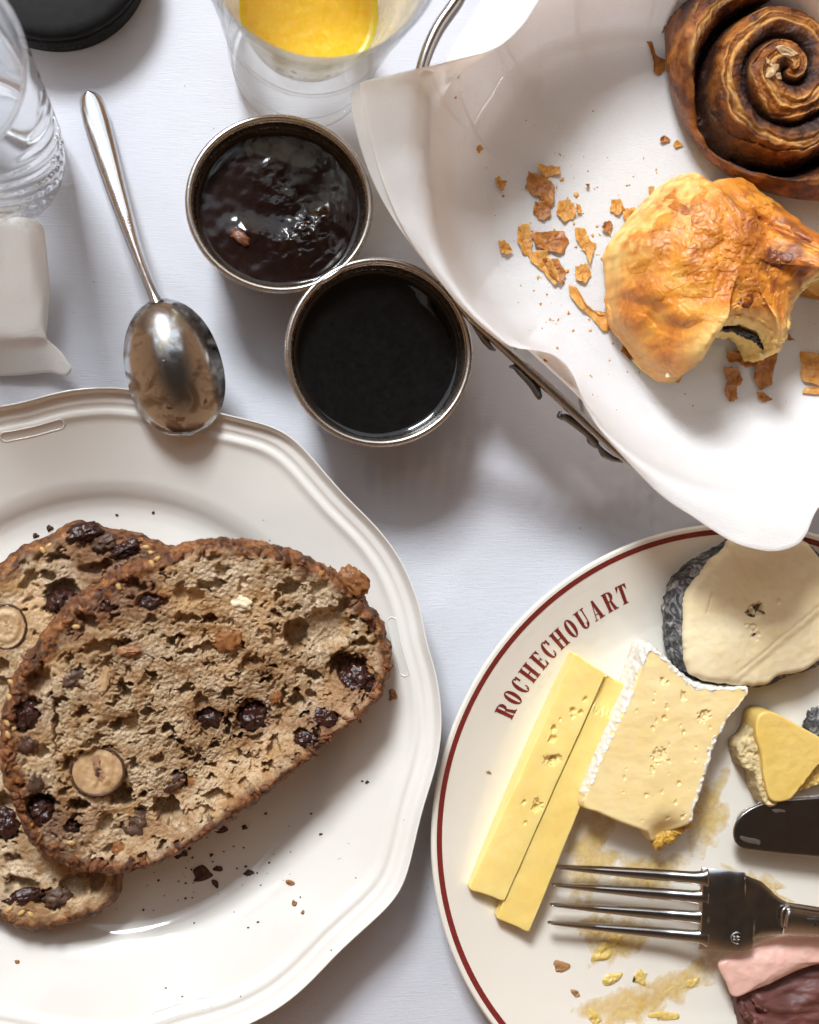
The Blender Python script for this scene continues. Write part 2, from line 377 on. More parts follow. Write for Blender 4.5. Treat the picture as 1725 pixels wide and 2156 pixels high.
for k in range(4):                    # the raised oval cartouche midway between two corners of the rim
    mid = 14 + 90 * k
    pth = [rimpt(mid + d, 0.925, B_PL, -0.2) for d in np.linspace(-5.4, 5.4, 14)] + [rimpt(mid + 6.0, 0.911, B_PL, -0.2)] + [rimpt(mid + d, 0.898, B_PL, -0.2) for d in np.linspace(5.4, -5.4, 14)] + [rimpt(mid - 6.0, 0.911, B_PL, -0.2)]
    pth = catmull(pth, 60); pth = np.vstack([pth, pth[:1]])
    v, f = tube(pth, 0.34, 8, False)
    mk('rim_cartouche', v, f, M_CREAM, plate_l)

# ------------------------------------------------------------------ the round plate with the red line and the name
M_IVORY = m_china('ivory_china', (0.77, 0.725, 0.635), 0.10)
def m_red():
    s = NT('oxblood_glaze'); s.set(Base_Color=s.ramp(s.noise(0.8, 5), [(0.3, (0.16, 0.018, 0.016)), (0.7, (0.21, 0.026, 0.022))]), Roughness=0.2); return s.m
M_RED = m_red()
RR = np.linalg.norm(P(908, 1748, 15) - P(1548, 1748, 15))
profR = [(0, 4.2), (0.3, 4.2), (0.55, 4.2), (0.64, 4.5), (0.70, 5.3), (0.75, 6.6), (0.80, 8.2), (0.86, 10.2), (0.92, 12.3), (0.96, 13.8), (0.985, 14.7), (0.995, 15.1), (1.0, 15.0), (1.0, 14.6), (0.985, 13.6), (0.92, 11.0), (0.8, 6.8), (0.70, 3.4), (0.64, 1.4), (0.61, 0.4), (0.585, 0.3), (0.57, 1.5), (0.3, 2.0), (0, 2.0)]
pr = np.array(profR); s_ = np.concatenate([[0], np.cumsum(np.hypot(np.diff(pr[:, 0] * 94), np.diff(pr[:, 1])))])
q_ = np.linspace(0, s_[-1], 150); prR = np.column_stack([np.interp(q_, s_, pr[:, 0]), np.interp(q_, s_, pr[:, 1])])
VR, FR = lathe([(r * RR, z) for r, z in prR], (PR_C[0], PR_C[1], 0), 320)
plate_r = mk('round_plate', VR, FR, M_IVORY, base=(PR_C[0], PR_C[1], 0))
tag(plate_r, 'round ivory plate with red rim line and red lettering, holding the cheeses', 'plate')
B_PR = bvh_of(plate_r)
pt = np.array(profR[:13])
def zR(r): return np.interp(r / RR, pt[:, 0], pt[:, 1])
rr = np.linspace(0.963, 0.981, 5) * RR
v, f = lathe([(r, float(zR(r)) + 0.09) for r in rr], (PR_C[0], PR_C[1], 0), 320)
mk('red_rim_line', v, f, M_RED, plate_r)

# the lettering: heavy condensed capitals with slab serifs, drawn as shapes
def ring(cx, cy, ax, ay, bx, by, a0, a1, n=26):
    a = np.radians(np.linspace(a0, a1, n)); o = np.stack([cx + ax * np.cos(a), cy + ay * np.sin(a)], 1); i = np.stack([cx + bx * np.cos(a), cy + by * np.sin(a)], 1)
    return [np.array([o[k], o[k + 1], i[k + 1], i[k]]) for k in range(n - 1)]
def rect(x0, y0, x1, y1): return [np.array([(x0, y0), (x1, y0), (x1, y1), (x0, y1)])]
def tri(*p): return [np.array(p)]
SW, ST = 0.21, 0.055       # stem and serif thickness
def stem(x, w=SW, e=0.07, y0=0, y1=1): return [rect(x, y0, x + w, y1), rect(x - e, y0, x + w + e, y0 + ST), rect(x - e, y1 - ST, x + w + e, y1)]
GL = {
 'R': (0.66, stem(0.07, e=0.06) + [rect(0.28, 0.93, 0.36, 0.985), rect(0.28, 0.475, 0.36, 0.53), ring(0.36, 0.73, 0.24, 0.255, 0.05, 0.20, -90, 90), [np.array([(0.33, 0.49), (0.45, 0.53), (0.62, 0.05), (0.42, 0.0)])], rect(0.42, 0.0, 0.70, 0.06)]),
 'O': (0.58, [ring(0.29, 0.5, 0.29, 0.52, 0.085, 0.46, 0, 360, 49)]),
 'C': (0.56, [ring(0.29, 0.5, 0.29, 0.52, 0.085, 0.46, 48, 312, 41), rect(0.44, 0.66, 0.55, 0.98), rect(0.42, 0.14, 0.49, 0.30)]),
 'H': (0.74, stem(0.07, e=0.06) + stem(0.46, e=0.06) + [rect(0.28, 0.47, 0.46, 0.53)]),
 'E': (0.58, stem(0.07, e=0.06) + [rect(0.28, 0.94, 0.54, 0.995), rect(0.28, 0.005, 0.56, 0.06), rect(0.28, 0.475, 0.44, 0.525), tri((0.54, 0.99), (0.36, 0.985), (0.54, 0.70)), tri((0.56, 0.01), (0.38, 0.015), (0.56, 0.32)), tri((0.44, 0.36), (0.36, 0.5), (0.44, 0.64))]),
 'U': (0.68, [rect(0.07, 0.25, 0.28, 1), rect(0.0, 0.945, 0.35, 1.002), rect(0.50, 0.25, 0.57, 1), rect(0.43, 0.945, 0.66, 1.002), ring(0.32, 0.26, 0.25, 0.28, 0.08, 0.21, 180, 360)]),
 'A': (0.70, [[np.array([(0.07, 0.0), (0.13, 0.0), (0.36, 1.0), (0.30, 1.0)])], [np.array([(0.38, 0.0), (0.62, 0.0), (0.42, 1.02), (0.28, 1.02)])], rect(0.17, 0.26, 0.45, 0.31), rect(0.0, 0.0, 0.20, 0.055), rect(0.32, 0.0, 0.70, 0.055)]),
 'T': (0.64, [rect(0.215, 0, 0.425, 1), rect(0.14, 0, 0.50, 0.055), rect(0.02, 0.94, 0.62, 0.998), tri((0.02, 0.97), (0.02, 0.66), (0.19, 0.97)), tri((0.62, 0.97), (0.62, 0.66), (0.45, 0.97))]),
}
WORD = 'ROCHECHOUART'; HL = 6.9
A0 = P(1065, 1497, 10) - PR_C; A1 = P(1312, 1252, 10) - PR_C
th0, th1 = math.atan2(A0[1], A0[0]), math.atan2(A1[1], A1[0]); rmid = (np.linalg.norm(A0[:2]) + np.linalg.norm(A1[:2])) / 2
wid = [GL[c][0] * 0.84 for c in WORD]; gap = ((th0 - th1) * rmid - HL * (sum(wid) - (wid[0] + wid[-1]) / 2)) / (len(WORD) - 1)
pos = -HL * wid[0] / 2
for c, w in zip(WORD, wid):
    V, F = [], []
    for k, piece in enumerate(GL[c][1]):
        for poly in (piece if isinstance(piece, list) else [piece]):
            m = 4 if len(poly) == 4 else 3; base = len(V)
            for (x, y) in poly:
                sarc = pos + x * 0.84 * HL; a = th0 - sarc / rmid; r = rmid - HL / 2 + y * HL
                V.append((PR_C[0] + r * math.cos(a), PR_C[1] + r * math.sin(a), float(zR(r)) + 0.09 + 0.012 * k))
            F.append(list(range(base, base + m)))
    mk('letter', V, F, M_RED, plate_r, smooth=False)
    pos += HL * w + gap
# ------------------------------------------------------------------ juice glass
M_GLASS = m_thin_glass('clear_glass', (0.95, 0.95, 0.935), 0.05, 0.14)
hG = 98
GC = P(675, -137, hG); gc = np.array([GC[0], GC[1], 0.3])
RGt = np.linalg.norm(P(675 + 265, -137, hG) - P(675, -137, hG)); RJ = 19.6
def lerp_prof(pts, n):
    p = np.array(pts, float); s = np.concatenate([[0], np.cumsum(np.hypot(np.diff(p[:, 0]), np.diff(p[:, 1])))]); q = np.linspace(0, s[-1], n)
    return [(float(np.interp(x, s, p[:, 0])), float(np.interp(x, s, p[:, 1]))) for x in q]
gl = lerp_prof([(0.05, 0.6), (RJ - 1.5, 0.4), (RJ + .5, 0.2), (RJ + 1.8, 1.2), (RJ + 2.4, 4), (RJ + 3.0, 18), (RJ + 5.2, 50), (RGt - .2, hG - 1.2), (RGt, hG - 0.2), (RGt - .8, hG + 0.5), (RGt - 1.6, hG - 0.2), (RGt - 2, hG - 2), (RJ + 4.2, 68), (RJ + .1, 48), (RJ - 1.0, 42), (RJ - 3, 38), (RJ - 7, 36.4), (0.05, 36)], 150)
juice_glass = thing('juice_glass', 'clear tumbler of orange juice above the jam pots', 'glass', gc)
v, f = lathe(gl, gc, 120)
mk('tumbler_wall', v, f, M_GLASS, juice_glass)
for z_ in (18.0, 50.0):     # raised moulding rings
    r_ = float(np.interp(z_, [18, 50], [RJ + 3.0, RJ + 5.2])); v, f = lathe([(r_ + 0.5 * math.cos(a), z_ + 0.8 * math.sin(a)) for a in np.linspace(0, 2 * math.pi, 12)], gc, 120)
    mk('moulded_ring', v, f, M_GLASS, juice_glass)
def m_juice():
    s = NT('orange_juice'); f1 = s.noise(0.40, 5, 0.7, 1.6)
    s.set(Base_Color=s.ramp(f1, [(0.36, (1.0, 0.56, 0.004)), (0.56, (1.0, 0.64, 0.012)), (0.74, (1.0, 0.76, 0.08))]), Roughness=0.3)
    s.sss(1.0, 7.0, (1, 0.62, 0.12)); s.bump(s.noise(1.1, 4), 0.12, 0.4)
    tr = s.n('ShaderNodeBsdfTransparent'); tr.inputs[0].default_value = (1.0, 0.84, 0.36, 1); mx = s.n('ShaderNodeMixShader'); mx.inputs[0].default_value = 0.72; s.l(tr.outputs[0], mx.inputs[1]); s.l(s.b.outputs[0], mx.inputs[2]); s.l(mx.outputs[0], s.out.inputs[0]); return s.m
M_JUICE = m_juice()
jz = 48.0
def r_in(z): return np.interp(z, [36.4, 38, 42, 48, 68, hG - 2], [RJ - 7, RJ - 3, RJ - 1.0, RJ + .1, RJ + 4.2, RGt - 2])
jp = [(0.05, 36.3)] + [(float(r_in(z)) - 0.14, z + 0.15) for z in np.linspace(36.5, jz, 14)] + [(float(r_in(jz)) - 0.5, jz - 0.1), (float(r_in(jz)) - 1.6, jz - 0.7)] + [(r, jz - 0.75) for r in np.linspace(RJ - 2.5, 0.05, 60)]
v, f = lathe(jp, gc, 100)
k = (v[:, 2] > jz - 1.0); v[k, 2] += 0.10 * fbm(v[k] * 0.3, 2)
tag(mk('orange_juice', v, f, M_JUICE), 'bright orange juice filling the lower part of the tumbler', 'juice')
# thin film and pulp left on the inside of the wall
def m_jfilm():
    s = NT('juice_film'); s.set(Base_Color=(0.98, 0.90, 0.62, 1), Roughness=0.35); tl = s.n('ShaderNodeBsdfTranslucent'); tl.inputs[0].default_value = (1.0, 0.93, 0.68, 1); tr = s.n('ShaderNodeBsdfTransparent')
    m1 = s.n('ShaderNodeMixShader'); m1.inputs[0].default_value = 0.55; s.l(s.b.outputs[0], m1.inputs[1]); s.l(tl.outputs[0], m1.inputs[2])
    d = s.ramp(s.math('ADD', s.noise(0.09, 5, 0.65, 0.8), s.math('MULTIPLY', s.attr('low'), 0.35)), [(0.38, (0.22,) * 3), (0.58, (0.50,) * 3), (0.84, (0.85,) * 3)])
    m2 = s.n('ShaderNodeMixShader'); s.l(d, m2.inputs[0]); s.l(tr.outputs[0], m2.inputs[1]); s.l(m1.outputs[0], m2.inputs[2]); s.l(m2.outputs[0], s.out.inputs[0]); return s.m
fz = np.linspace(jz + 0.2, 90, 40); v, f = lathe([(float(r_in(z)) - 0.15, z) for z in fz], gc, 120)
mk('juice_film', v, f, m_jfilm(), juice_glass, attrs={'low': np.clip(1 - (v[:, 2] - jz) / 36, 0, 1)})
M_PULP = m_plain('pulp', (0.93, 0.72, 0.28), 0.4, 0.1, 1.0, 0.2, 2.0)
for i in range(50):
    a = math.radians(random.choice([random.uniform(195, 260), random.uniform(265, 350), random.uniform(0, 360)])); z = jz + abs(random.gauss(0, 15)) + 0.5
    if z > 88: continue
    r = float(r_in(z)) - 0.22
    sz = random.uniform(0.25, 1.1)
    v, f = blob((0, 0, 0), (0.14, sz * random.uniform(0.6, 1.6), sz), i, 10, 7, 0.5)
    v = np.column_stack([v[:, 0] * math.cos(a) - v[:, 1] * math.sin(a), v[:, 0] * math.sin(a) + v[:, 1] * math.cos(a), v[:, 2]]) + np.array([gc[0] + r * math.cos(a), gc[1] + r * math.sin(a), z])
    mk('pulp_fleck', v, f, M_PULP, juice_glass)

# ------------------------------------------------------------------ cut crystal glass at the edge of the picture
M_CRYSTAL = m_thin_glass('lead_crystal', (0.95, 0.965, 0.975), 0.36, 0.02)
KC = P(-22, 338, 0); kc = np.array([KC[0], KC[1], 0.3]); hK = 96
kp = lerp_prof([(0.05, 0.9), (16, 0.6), (20, 0.3), (22.2, 1.6), (23.4, 4), (24.2, 12), (25.0, 40), (25.8, 72), (26.4, hK - 0.8), (26.0, hK + 0.1), (25.2, hK - 0.2), (24.8, hK - 3), (23.4, 60), (22.0, 30), (20.8, 14), (18, 10.5), (0.05, 10)], 170)
outer_top = int(170 * 0.60)
def rfK(a, r, z):
    rr = np.full(len(a), r)
    return rr
V, F = lathe(kp, kc, 264)
ang = np.arctan2(V[:, 1] - kc[1], V[:, 0] - kc[0]); rad = np.hypot(V[:, 0] - kc[0], V[:, 1] - kc[1]); zz = V[:, 2]
outer = rad > np.interp(zz, [0, 10, 30, 60, 96], [15, 21.8, 23.3, 24.4, 25.6])
band = sstep(4, 8, zz) * (1 - sstep(62, 74, zz)); u1 = ang * 22 / (2 * math.pi)
tw1 = np.abs(((u1 + zz / 11.0) % 1) - 0.5) * 2; tw2 = np.abs(((u1 - zz / 11.0) % 1) - 0.5) * 2
cross = 1 - sstep(26, 34, zz)
cut = np.clip(sstep(0.55, 1.0, tw1) + cross * sstep(0.62, 1.0, tw2), 0, 1.2) * 1.2
d = np.where(outer, cut * band, 0); V[:, 0] -= np.cos(ang) * d; V[:, 1] -= np.sin(ang) * d
tag(mk('crystal_glass', V, F, M_CRYSTAL), 'tall cut crystal tumbler with slanting grooves beside the teaspoon', 'glass')

# ------------------------------------------------------------------ shallow black tin cut by the top of the picture
M_BLACK = m_plain('matt_black', (0.010, 0.0098, 0.0098), 0.6, 0.15, 0.4, 0.04, 2.0, spec=0.12)
BC = P(116, -84, 0); RB = np.linalg.norm(P(316, -84, 0) - BC)
pot = thing('black_tin', 'shallow round matt black tin at the top beside the crystal glass', 'tin', (BC[0], BC[1], 0.2))
v, f = lathe(lerp_prof([(0.05, 1), (RB - 4, 0.6), (RB - 1.2, 0.2), (RB, 1.4), (RB + 0.4, 8), (RB + 0.5, 12), (RB - 1, 12.4), (RB - 1.6, 11), (RB - 2.2, 3), (0.05, 2.5)], 60), (BC[0], BC[1], 0.2), 110)
mk('tin_body', v, f, M_BLACK, pot)
v, f = lathe(lerp_prof([(0.05, 12), (RB - 2.4, 12), (RB - 2.1, 12.8), (RB + 0.6, 13.0), (RB + 0.4, 16.5), (RB - 1, 17.6), (RB - 6, 17.9), (0.05, 17.9)], 50), (BC[0], BC[1], 0.2), 110)
mk('tin_lid', v, f, M_BLACK, pot)
M_PRINT = m_plain('worn_print', (0.035, 0.034, 0.033), 0.6, 0.3, 2, 0)
for row, (z0, n, a0) in enumerate(((8.6, 13, 254), (5.6, 19, 250), (3.6, 15, 252))):
    for k in range(n):
        a = math.radians(a0 + k * 2.0 + random.uniform(-.3, .3)); hgt = (2.3, 2.0, 0.7)[row] * random.uniform(0.6, 1.0); w = 0.012 * random.uniform(0.5, 1.2)
        if random.random() < 0.2: continue
        r = RB + 0.30; vs_ = [(BC[0] + (r + .12) * math.cos(a + s * w), BC[1] + (r + .12) * math.sin(a + s * w), z0 + t * hgt) for s, t in ((-1, 0), (1, 0), (1, 1), (-1, 1))]
        mk('print_mark', vs_, [[0, 1, 2, 3]], M_PRINT, pot)
# ------------------------------------------------------------------ steel jam pots
M_STEEL = m_metal('stainless_steel', (0.53, 0.50, 0.465), 0.24, 0.1)
M_SHINY = m_metal('polished_steel', (0.60, 0.61, 0.62), 0.14, 0.0)
hR = 34.0
def ramekin(cpx, rpx, label, oval=1.0):
    C = P(cpx[0], cpx[1], hR); R = np.linalg.norm(P(cpx[0] + rpx, cpx[1], hR) - C); c = (C[0], C[1], 0.3)
    t = thing('jam_pot', label, 'ramekin', c, 'steel jam pots')
    fo = lambda a, r, z: r * np.sqrt(np.cos(a) ** 2 + (np.sin(a) * oval) ** 2)
    v, f = lathe(lerp_prof([(0.05, 0.9), (R * .70, 0.5), (R * .76, 0.2), (R * .80, 1.2), (R * .93, 28), (R * .95, hR - 1.2), (R * .925, hR - 1.2), (R * .905, 28), (R * .775, 2.4), (R * .72, 1.6), (0.05, 1.6)], 90), c, 128, fo)
    mk('pot_body', v, f, M_STEEL, t)
    a = np.linspace(0, 2 * math.pi, 18)
    v, f = lathe([(R * .963 + R * .037 * math.cos(x), hR - 1.0 + 1.0 * math.sin(x)) for x in a], c, 128, fo)
    mk('rolled_rim', v, f, M_STEEL, t)
    return c, R, fo, t
c1, R1, fo1, pot1 = ramekin((590, 428), 197, 'steel pot of lumpy dark fruit jam below the juice glass', 0.95)
c2, R2, fo2, pot2 = ramekin((800, 741), 197, 'steel pot of smooth black jam touching the bread basket', 1.0)
def m_jam(name, col, rough):
    s = NT(name); s.set(Base_Color=s.ramp(s.noise(0.5, 5), [(0.35, tuple(x * .6 for x in col)), (0.7, col)]), Roughness=rough); s.b.inputs['Specular IOR Level'].default_value = 0.5
    s.bump(s.noise(0.3, 2), 0.10, 0.2); return s.m
M_JAM1 = m_jam('fig_jam', (0.016, 0.0065, 0.005), 0.16); M_JAM2 = m_jam('black_jelly', (0.0075, 0.0068, 0.0068), 0.06)
def rin(R, z): return np.interp(z, [2.4, 28, hR - 1.2], [R * .775, R * .905, R * .925])
def jamfill(name, c, R, z0, fo, mat, hf, label, n=190, m=90):
    pr_ = [(0.05, 2.9)] + [(float(rin(R, z)) - 0.06, z + 0.0) for z in np.linspace(3.0, z0, 8)]
    r1 = float(rin(R, z0)) - 0.06; pr_ += [(r1 * k, z0 - 0.6 * (1 - np.clip((k - .93) / .07, 0, 1) ** 2)) for k in np.linspace(0.995, 0.002, m)]
    v, f = lathe(pr_, c, n, fo)
    top = np.arange(len(v)) >= 9 * n; rr_ = np.hypot(v[:, 0] - c[0], v[:, 1] - c[1]) / r1
    v[:, 2] += np.where(top, hf(v) * (1 - sstep(0.86, 0.995, rr_)), 0)
    o = mk(name, v, f, mat); return tag(o, label, 'jam')
lump = [(P(640, 500, 26), 9, 5, 35, 1.9), (P(690, 460, 26), 6, 4, 20, 1.3), (P(520, 490, 26), 5, 3.5, -20, 1.2), (P(600, 420, 26), 6, 5, 0, 0.8), (P(560, 350, 26), 8, 5, 0, 0.7), (P(680, 540, 26), 8, 5, 30, 1.0)]
def h1(v):
    z = 0.35 * fbm(v * 0.075 + 4, 3)
    for (c, a, b, r, h) in lump:
        co, si = math.cos(math.radians(r)), math.sin(math.radians(r)); dx, dy = v[:, 0] - c[0], v[:, 1] - c[1]
        u, w = dx * co + dy * si, -dx * si + dy * co; z = z + h * np.exp(-((u / a) ** 2 + (w / b) ** 2) + 0.35 * noise(v * 0.3)) * (1 + 0.18 * fbm(v * 0.5, 3))
    return z
jamfill('fruit_jam', c1, R1, 26.5, fo1, M_JAM1, h1, 'glossy dark fig jam with lumps and a nut fragment')
jamfill('black_jam', c2, R2, 26.5, fo2, M_JAM2, lambda v: 0.16 * fbm(v * 0.07, 2), 'smooth black jelly lying flat in the steel pot')
M_NUTBIT = m_plain('nut_bit', (0.17, 0.062, 0.028), 0.35, 0.2, 1.2, 0.2)
v, f = blob(P(507, 500, 27.0), (3.0, 1.8, 0.7), 3, 20, 10, 0.4, rot=-0.5)
tag(mk('nut_fragment', v, f, M_NUTBIT), 'reddish brown nut fragment lying in the lumpy jam', 'nut')
for i, (c, R, fo) in enumerate(((c1, R1, fo1), (c2, R2, fo2))):          # smears left above the jam line
    for k in range(9):
        a = math.radians(random.uniform(40, 150) if i else random.uniform(60, 200)); z = random.uniform(27.5, 31.5); r = float(rin(R, z)) - 0.15
        sz = random.uniform(0.5, 2.2); v, f = blob((0, 0, 0), (0.12, sz, sz * 0.35), k + 30 * i, 12, 7, 0.5)
        v = np.column_stack([v[:, 0] * math.cos(a) - v[:, 1] * math.sin(a), v[:, 0] * math.sin(a) + v[:, 1] * math.cos(a), v[:, 2]]) + np.array([c[0] + r * math.cos(a), c[1] + float(fo(np.array(a), r, 0)) * math.sin(a) if False else c[1] + r * math.sin(a), z])
        mk('jam_smear', v, f, M_NUTBIT if i else M_JAM1, (pot1, pot2)[i])

# ------------------------------------------------------------------ cutlery: strips lofted along an axis
def loft(stations, nw=21, thick=1.2, crown=0.0):
    """stations: (px, py, z, half width px, dish mm[, crown mm, thick mm]) along the axis"""
    st = np.array([list(s) + [0] * (7 - len(s)) for s in stations], float)
    return st
def strip(st, n, nw, thick, cross=None):
    st = np.array(st, float); m = len(st)
    s = np.concatenate([[0], np.cumsum(np.hypot(np.diff(st[:, 0]), np.diff(st[:, 1])))])
    q = np.linspace(0, s[-1], n)
    from_s = np.stack([np.interp(q, s, st[:, i]) for i in range(st.shape[1])], 1)
    sm = from_s.copy()
    ker = max(3, n // 22) | 1
    for i in (0, 1, 2, 4):
        pad = np.pad(from_s[:, i], ker // 2, mode='reflect', reflect_type='odd'); sm[:, i] = np.convolve(pad, np.ones(ker) / ker, 'valid')
    A = PS(sm[:, :3]); T = np.gradient(A[:, :2], axis=0); T /= np.linalg.norm(T, axis=1)[:, None]; S = np.stack([T[:, 1], -T[:, 0]], 1)
    pxmm = np.array([np.linalg.norm(P(a[0] + 1, a[1], a[2]) - P(a[0], a[1], a[2])) for a in sm]); W = sm[:, 3] * pxmm; D = sm[:, 4]
    w = np.sin(np.linspace(-math.pi / 2, math.pi / 2, nw))
    rows_top, rows_bot = [], []
    for k in range(n):
        zt = D[k] * (w ** 2 - 1) if cross is None else cross(w, D[k], q[k] / s[-1])
        e = 1 - np.abs(w) ** 6
        xy = A[k, :2] + np.outer(w * W[k], S[k])
        th = thick if np.isscalar(thick) else thick(q[k] / s[-1])
        rows_top.append(np.column_stack([xy, A[k, 2] + zt + th * 0.5 * e])); rows_bot.append(np.column_stack([xy, A[k, 2] + zt - th * 0.5 * e - 0.03])[::-1])
    R = np.stack([np.vstack([a, b]) for a, b in zip(rows_top, rows_bot)]); nc = 2 * nw
    V = R.reshape(-1, 3); F = [list(f) for f in quads(n, nc)]; F.append(list(range(nc))); F.append([(n - 1) * nc + i for i in range(nc)])
    return V, F
spoon = thing('teaspoon', 'steel teaspoon smeared with jam, its bowl resting on the scalloped plate', 'spoon', P(190, 195, 1))
hst = [(186, 194, 4.0, 6), (187, 199, 4.0, 17), (190, 208, 4.1, 23.5), (195, 225, 4.3, 27.5), (204, 258, 4.8, 28.5), (216, 300, 5.5, 27), (229, 345, 6.5, 25), (246, 402, 8.5, 21.5), (262, 452, 10.5, 18.5), (280, 508, 13.5, 15), (297, 556, 16.5, 12.5), (311, 592, 19, 11.5), (324, 622, 21, 12), (331, 640, 21.8, 15), (335, 652, 22.0, 22)]
hst = [(a, b, c + 3.0 * min(1, max(0, (b - 300) / 350)), w) for a, b, c, w in hst]
hst = [s + (-1.0 if i < 9 else -1.3,) for i, s in enumerate(hst)]
v, f = strip(hst, 110, 21, 1.6)
mk('handle', v, f, M_SHINY, spoon)
def m_spoonbowl():
    s = NT('smeared_steel'); n1 = s.noise(0.16, 5, 0.6, 0.8); n2 = s.noise(0.9, 5)
    sm = s.ramp(n1, [(0.46, (0, 0, 0)), (0.60, (1, 1, 1))])
    s.set(Base_Color=s.mix(sm, (0.52, 0.54, 0.56), (0.27, 0.235, 0.20)), Metallic=1.0, Roughness=s.math('MULTIPLY_ADD', sm, 0.12, 0.15)); s.bump(n2, 0.03, 0.3); return s.m
M_BOWL = m_spoonbowl()
bst = []
for t in np.linspace(0, 1, 34):
    ax = (330 + (402 - 330) * t, 630 + (917 - 630) * t); e = 2 * t - 1
    w = 108 * max(0.0, (1 - abs(e) ** 2.25)) ** 0.5 * (1 - 0.10 * (1 - t)); w = max(w, 15 * (1 - t) * 1.0 if t < 0.1 else 1.0)
    dep = -7.5 * max(0, 1 - abs(e) ** 2.2) ** 0.75; bst.append((ax[0], ax[1], 24.8 - 0.8 * t, w, dep))
v, f = strip(bst, 90, 41, 1.1)
mk('bowl', v, f, M_BOWL, spoon)
M_AMBER = m_plain('amber_jam', (0.085, 0.032, 0.016), 0.12, 0.3, 0.5, 0.15, 0.8, None, 0.6)
B_SP = bvh_of(bpy.data.objects['bowl'])
for i, (x, y, a, b, r) in enumerate(((378, 880, 2.0, 1.3, 0.5), (360, 858, 1.5, 0.7, 0.2), (345, 760, 0.7, 0.5, 0.3), (432, 842, 0.8, 1.3, 0.2))):
    h, n_ = hit(B_SP, x, y)
    if h is not None:
        v, f = scrap(h, a, b, 0.15, r, i); mk('jam_residue', v, f, M_AMBER, spoon)
M_STAMP = m_metal('struck_mark', (0.55, 0.56, 0.57), 0.4)
B_SH = bvh_of(bpy.data.objects['handle'])
for k in range(15):                                                     # worn maker's mark on the handle, no longer legible
    t = k / 14; x, y = 241 + 29 * t + 2, 388 + 92 * t
    h, n_ = hit(B_SH, x, y)
    if h is None: continue
    hh, ww = random.uniform(0.55, 0.8), random.uniform(0.14, 0.3); d = np.array([0.30, -0.95]); s2 = np.array([0.95, 0.30])
    vv = [np.append(h[:2] + d * a * ww + s2 * b * hh, h[2] + 0.06) for a, b in ((-1, -1), (1, -1), (1, 1), (-1, 1))]
    mk('maker_mark', vv, [[0, 1, 2, 3]], M_STAMP, spoon)

# ------------------------------------------------------------------ fork
M_FORK = m_metal('silver_plate', (0.46, 0.455, 0.45), 0.17, 0.0, 0.0)
fork = thing('dinner_fork', 'silver dinner fork laid across the cheese plate, tines toward the yellow sticks', 'fork', P(1570, 1925, 8))
def ffz(x): return float(np.interp(x, [1150, 1250, 1400, 1480, 1560, 1650, 1760], [12.5, 11.0, 12.5, 16.0, 19.5, 21, 21.5]))
tips = [(1163, 1824), (1163, 1862), (1159, 1904), (1154, 1942)]; roots = [1851, 1891, 1933, 1974]
for (tx, ty), ry in zip(tips, roots):
    st = []
    for t in np.concatenate([np.linspace(0, 0.04, 4), np.linspace(0.06, 1, 30)]):
        x = tx + (1490 - tx) * t; y = ty + (ry - ty) * t; w = np.interp(t, [0, 0.015, 0.04, 0.25, 0.6, 0.9, 0.95, 0.97, 0.985, 1.0], [1.5, 3, 4.2, 8, 11.5, 13, 14.5, 16.5, 20, 22])
        st.append((x, y, ffz(x), w, -0.5))
    v, f = strip(st, 70, 11, 2.0); mk('tine', v, f, M_FORK, fork)
st = []
for x, y0, y1 in ((1474, 1829, 1996), (1500, 1831.5, 1998), (1530, 1835, 2000), (1560, 1840, 2001), (1568, 1842, 2000.5), (1580, 1847, 1993), (1590, 1855, 1984), (1602, 1868, 1976), (1618, 1882, 1971), (1635, 1893, 1968), (1652, 1901, 1966.5), (1664, 1903, 1967)):
    st.append((x, (y0 + y1) / 2, ffz(x), (y1 - y0) / 2, float(np.interp(x, [1474, 1500, 1540, 1585, 1600], [-0.5, -0.4, 0.7, 0.7, 0.4]))))
v, f = strip(st, 60, 31, 2.0); mk('fork_head', v, f, M_FORK, fork)
st = [(x, (y0 + y1) / 2, ffz(x) + 0.1, (y1 - y0) / 2, -1.6) for x, y0, y1 in ((1650, 1901, 1967), (1680, 1905, 1969), (1725, 1912, 1972), (1800, 1922, 1979), (1900, 1932, 1986))]
v, f = strip(st, 40, 25, 2.4); fh = mk('fork_handle', v, f, M_FORK, fork)
for dy0, dy1 in ((6, 6), (13, 13), (-6, -6), (-13, -13)):               # threaded edging of the handle
    pth = []
    for x in np.linspace(1656, 1780, 14):
        yt, yb = np.interp(x, [1650, 1725, 1800], [1901, 1912, 1922]), np.interp(x, [1650, 1725, 1800], [1967, 1972, 1979])
        y = yt + dy0 if dy0 > 0 else yb + dy0
        w = (y - (yt + yb) / 2) / ((yb - yt) / 2); pth.append(P(x, y, ffz(x) + 1.35 + 1.6 * (1 - w * w) - 0.2))
    v, f = tube(pth, 0.32, 6); mk('thread_line', v, f, M_FORK, fh)
pth = [P(x, y, ffz(x) + z) for x, y, z in ((1664, 1907, 1.7), (1650, 1915, 2.0), (1646, 1934, 2.3), (1650, 1952, 2.0), (1664, 1961, 1.7))]
v, f = tube(catmull(pth, 20, False), 0.35, 6); mk('thread_line', v, f, M_FORK, fh)
for x0, y0, x1, y1, w in ((1700, 1935, 1740, 1938, .35), (1716, 1930, 1716, 1948, .4), (1711, 1948, 1722, 1948.6, .25)):  # engraved mark, cut off by the picture's edge
    pth = [P(x0, y0, ffz(x0) + 2.85), P(x1, y1, ffz(x1) + 2.85)]; v, f = tube(pth, w, 6); mk('engraved_stroke', v, f, m_plain('tarnish', (0.03, 0.028, 0.025), 0.6), fh)
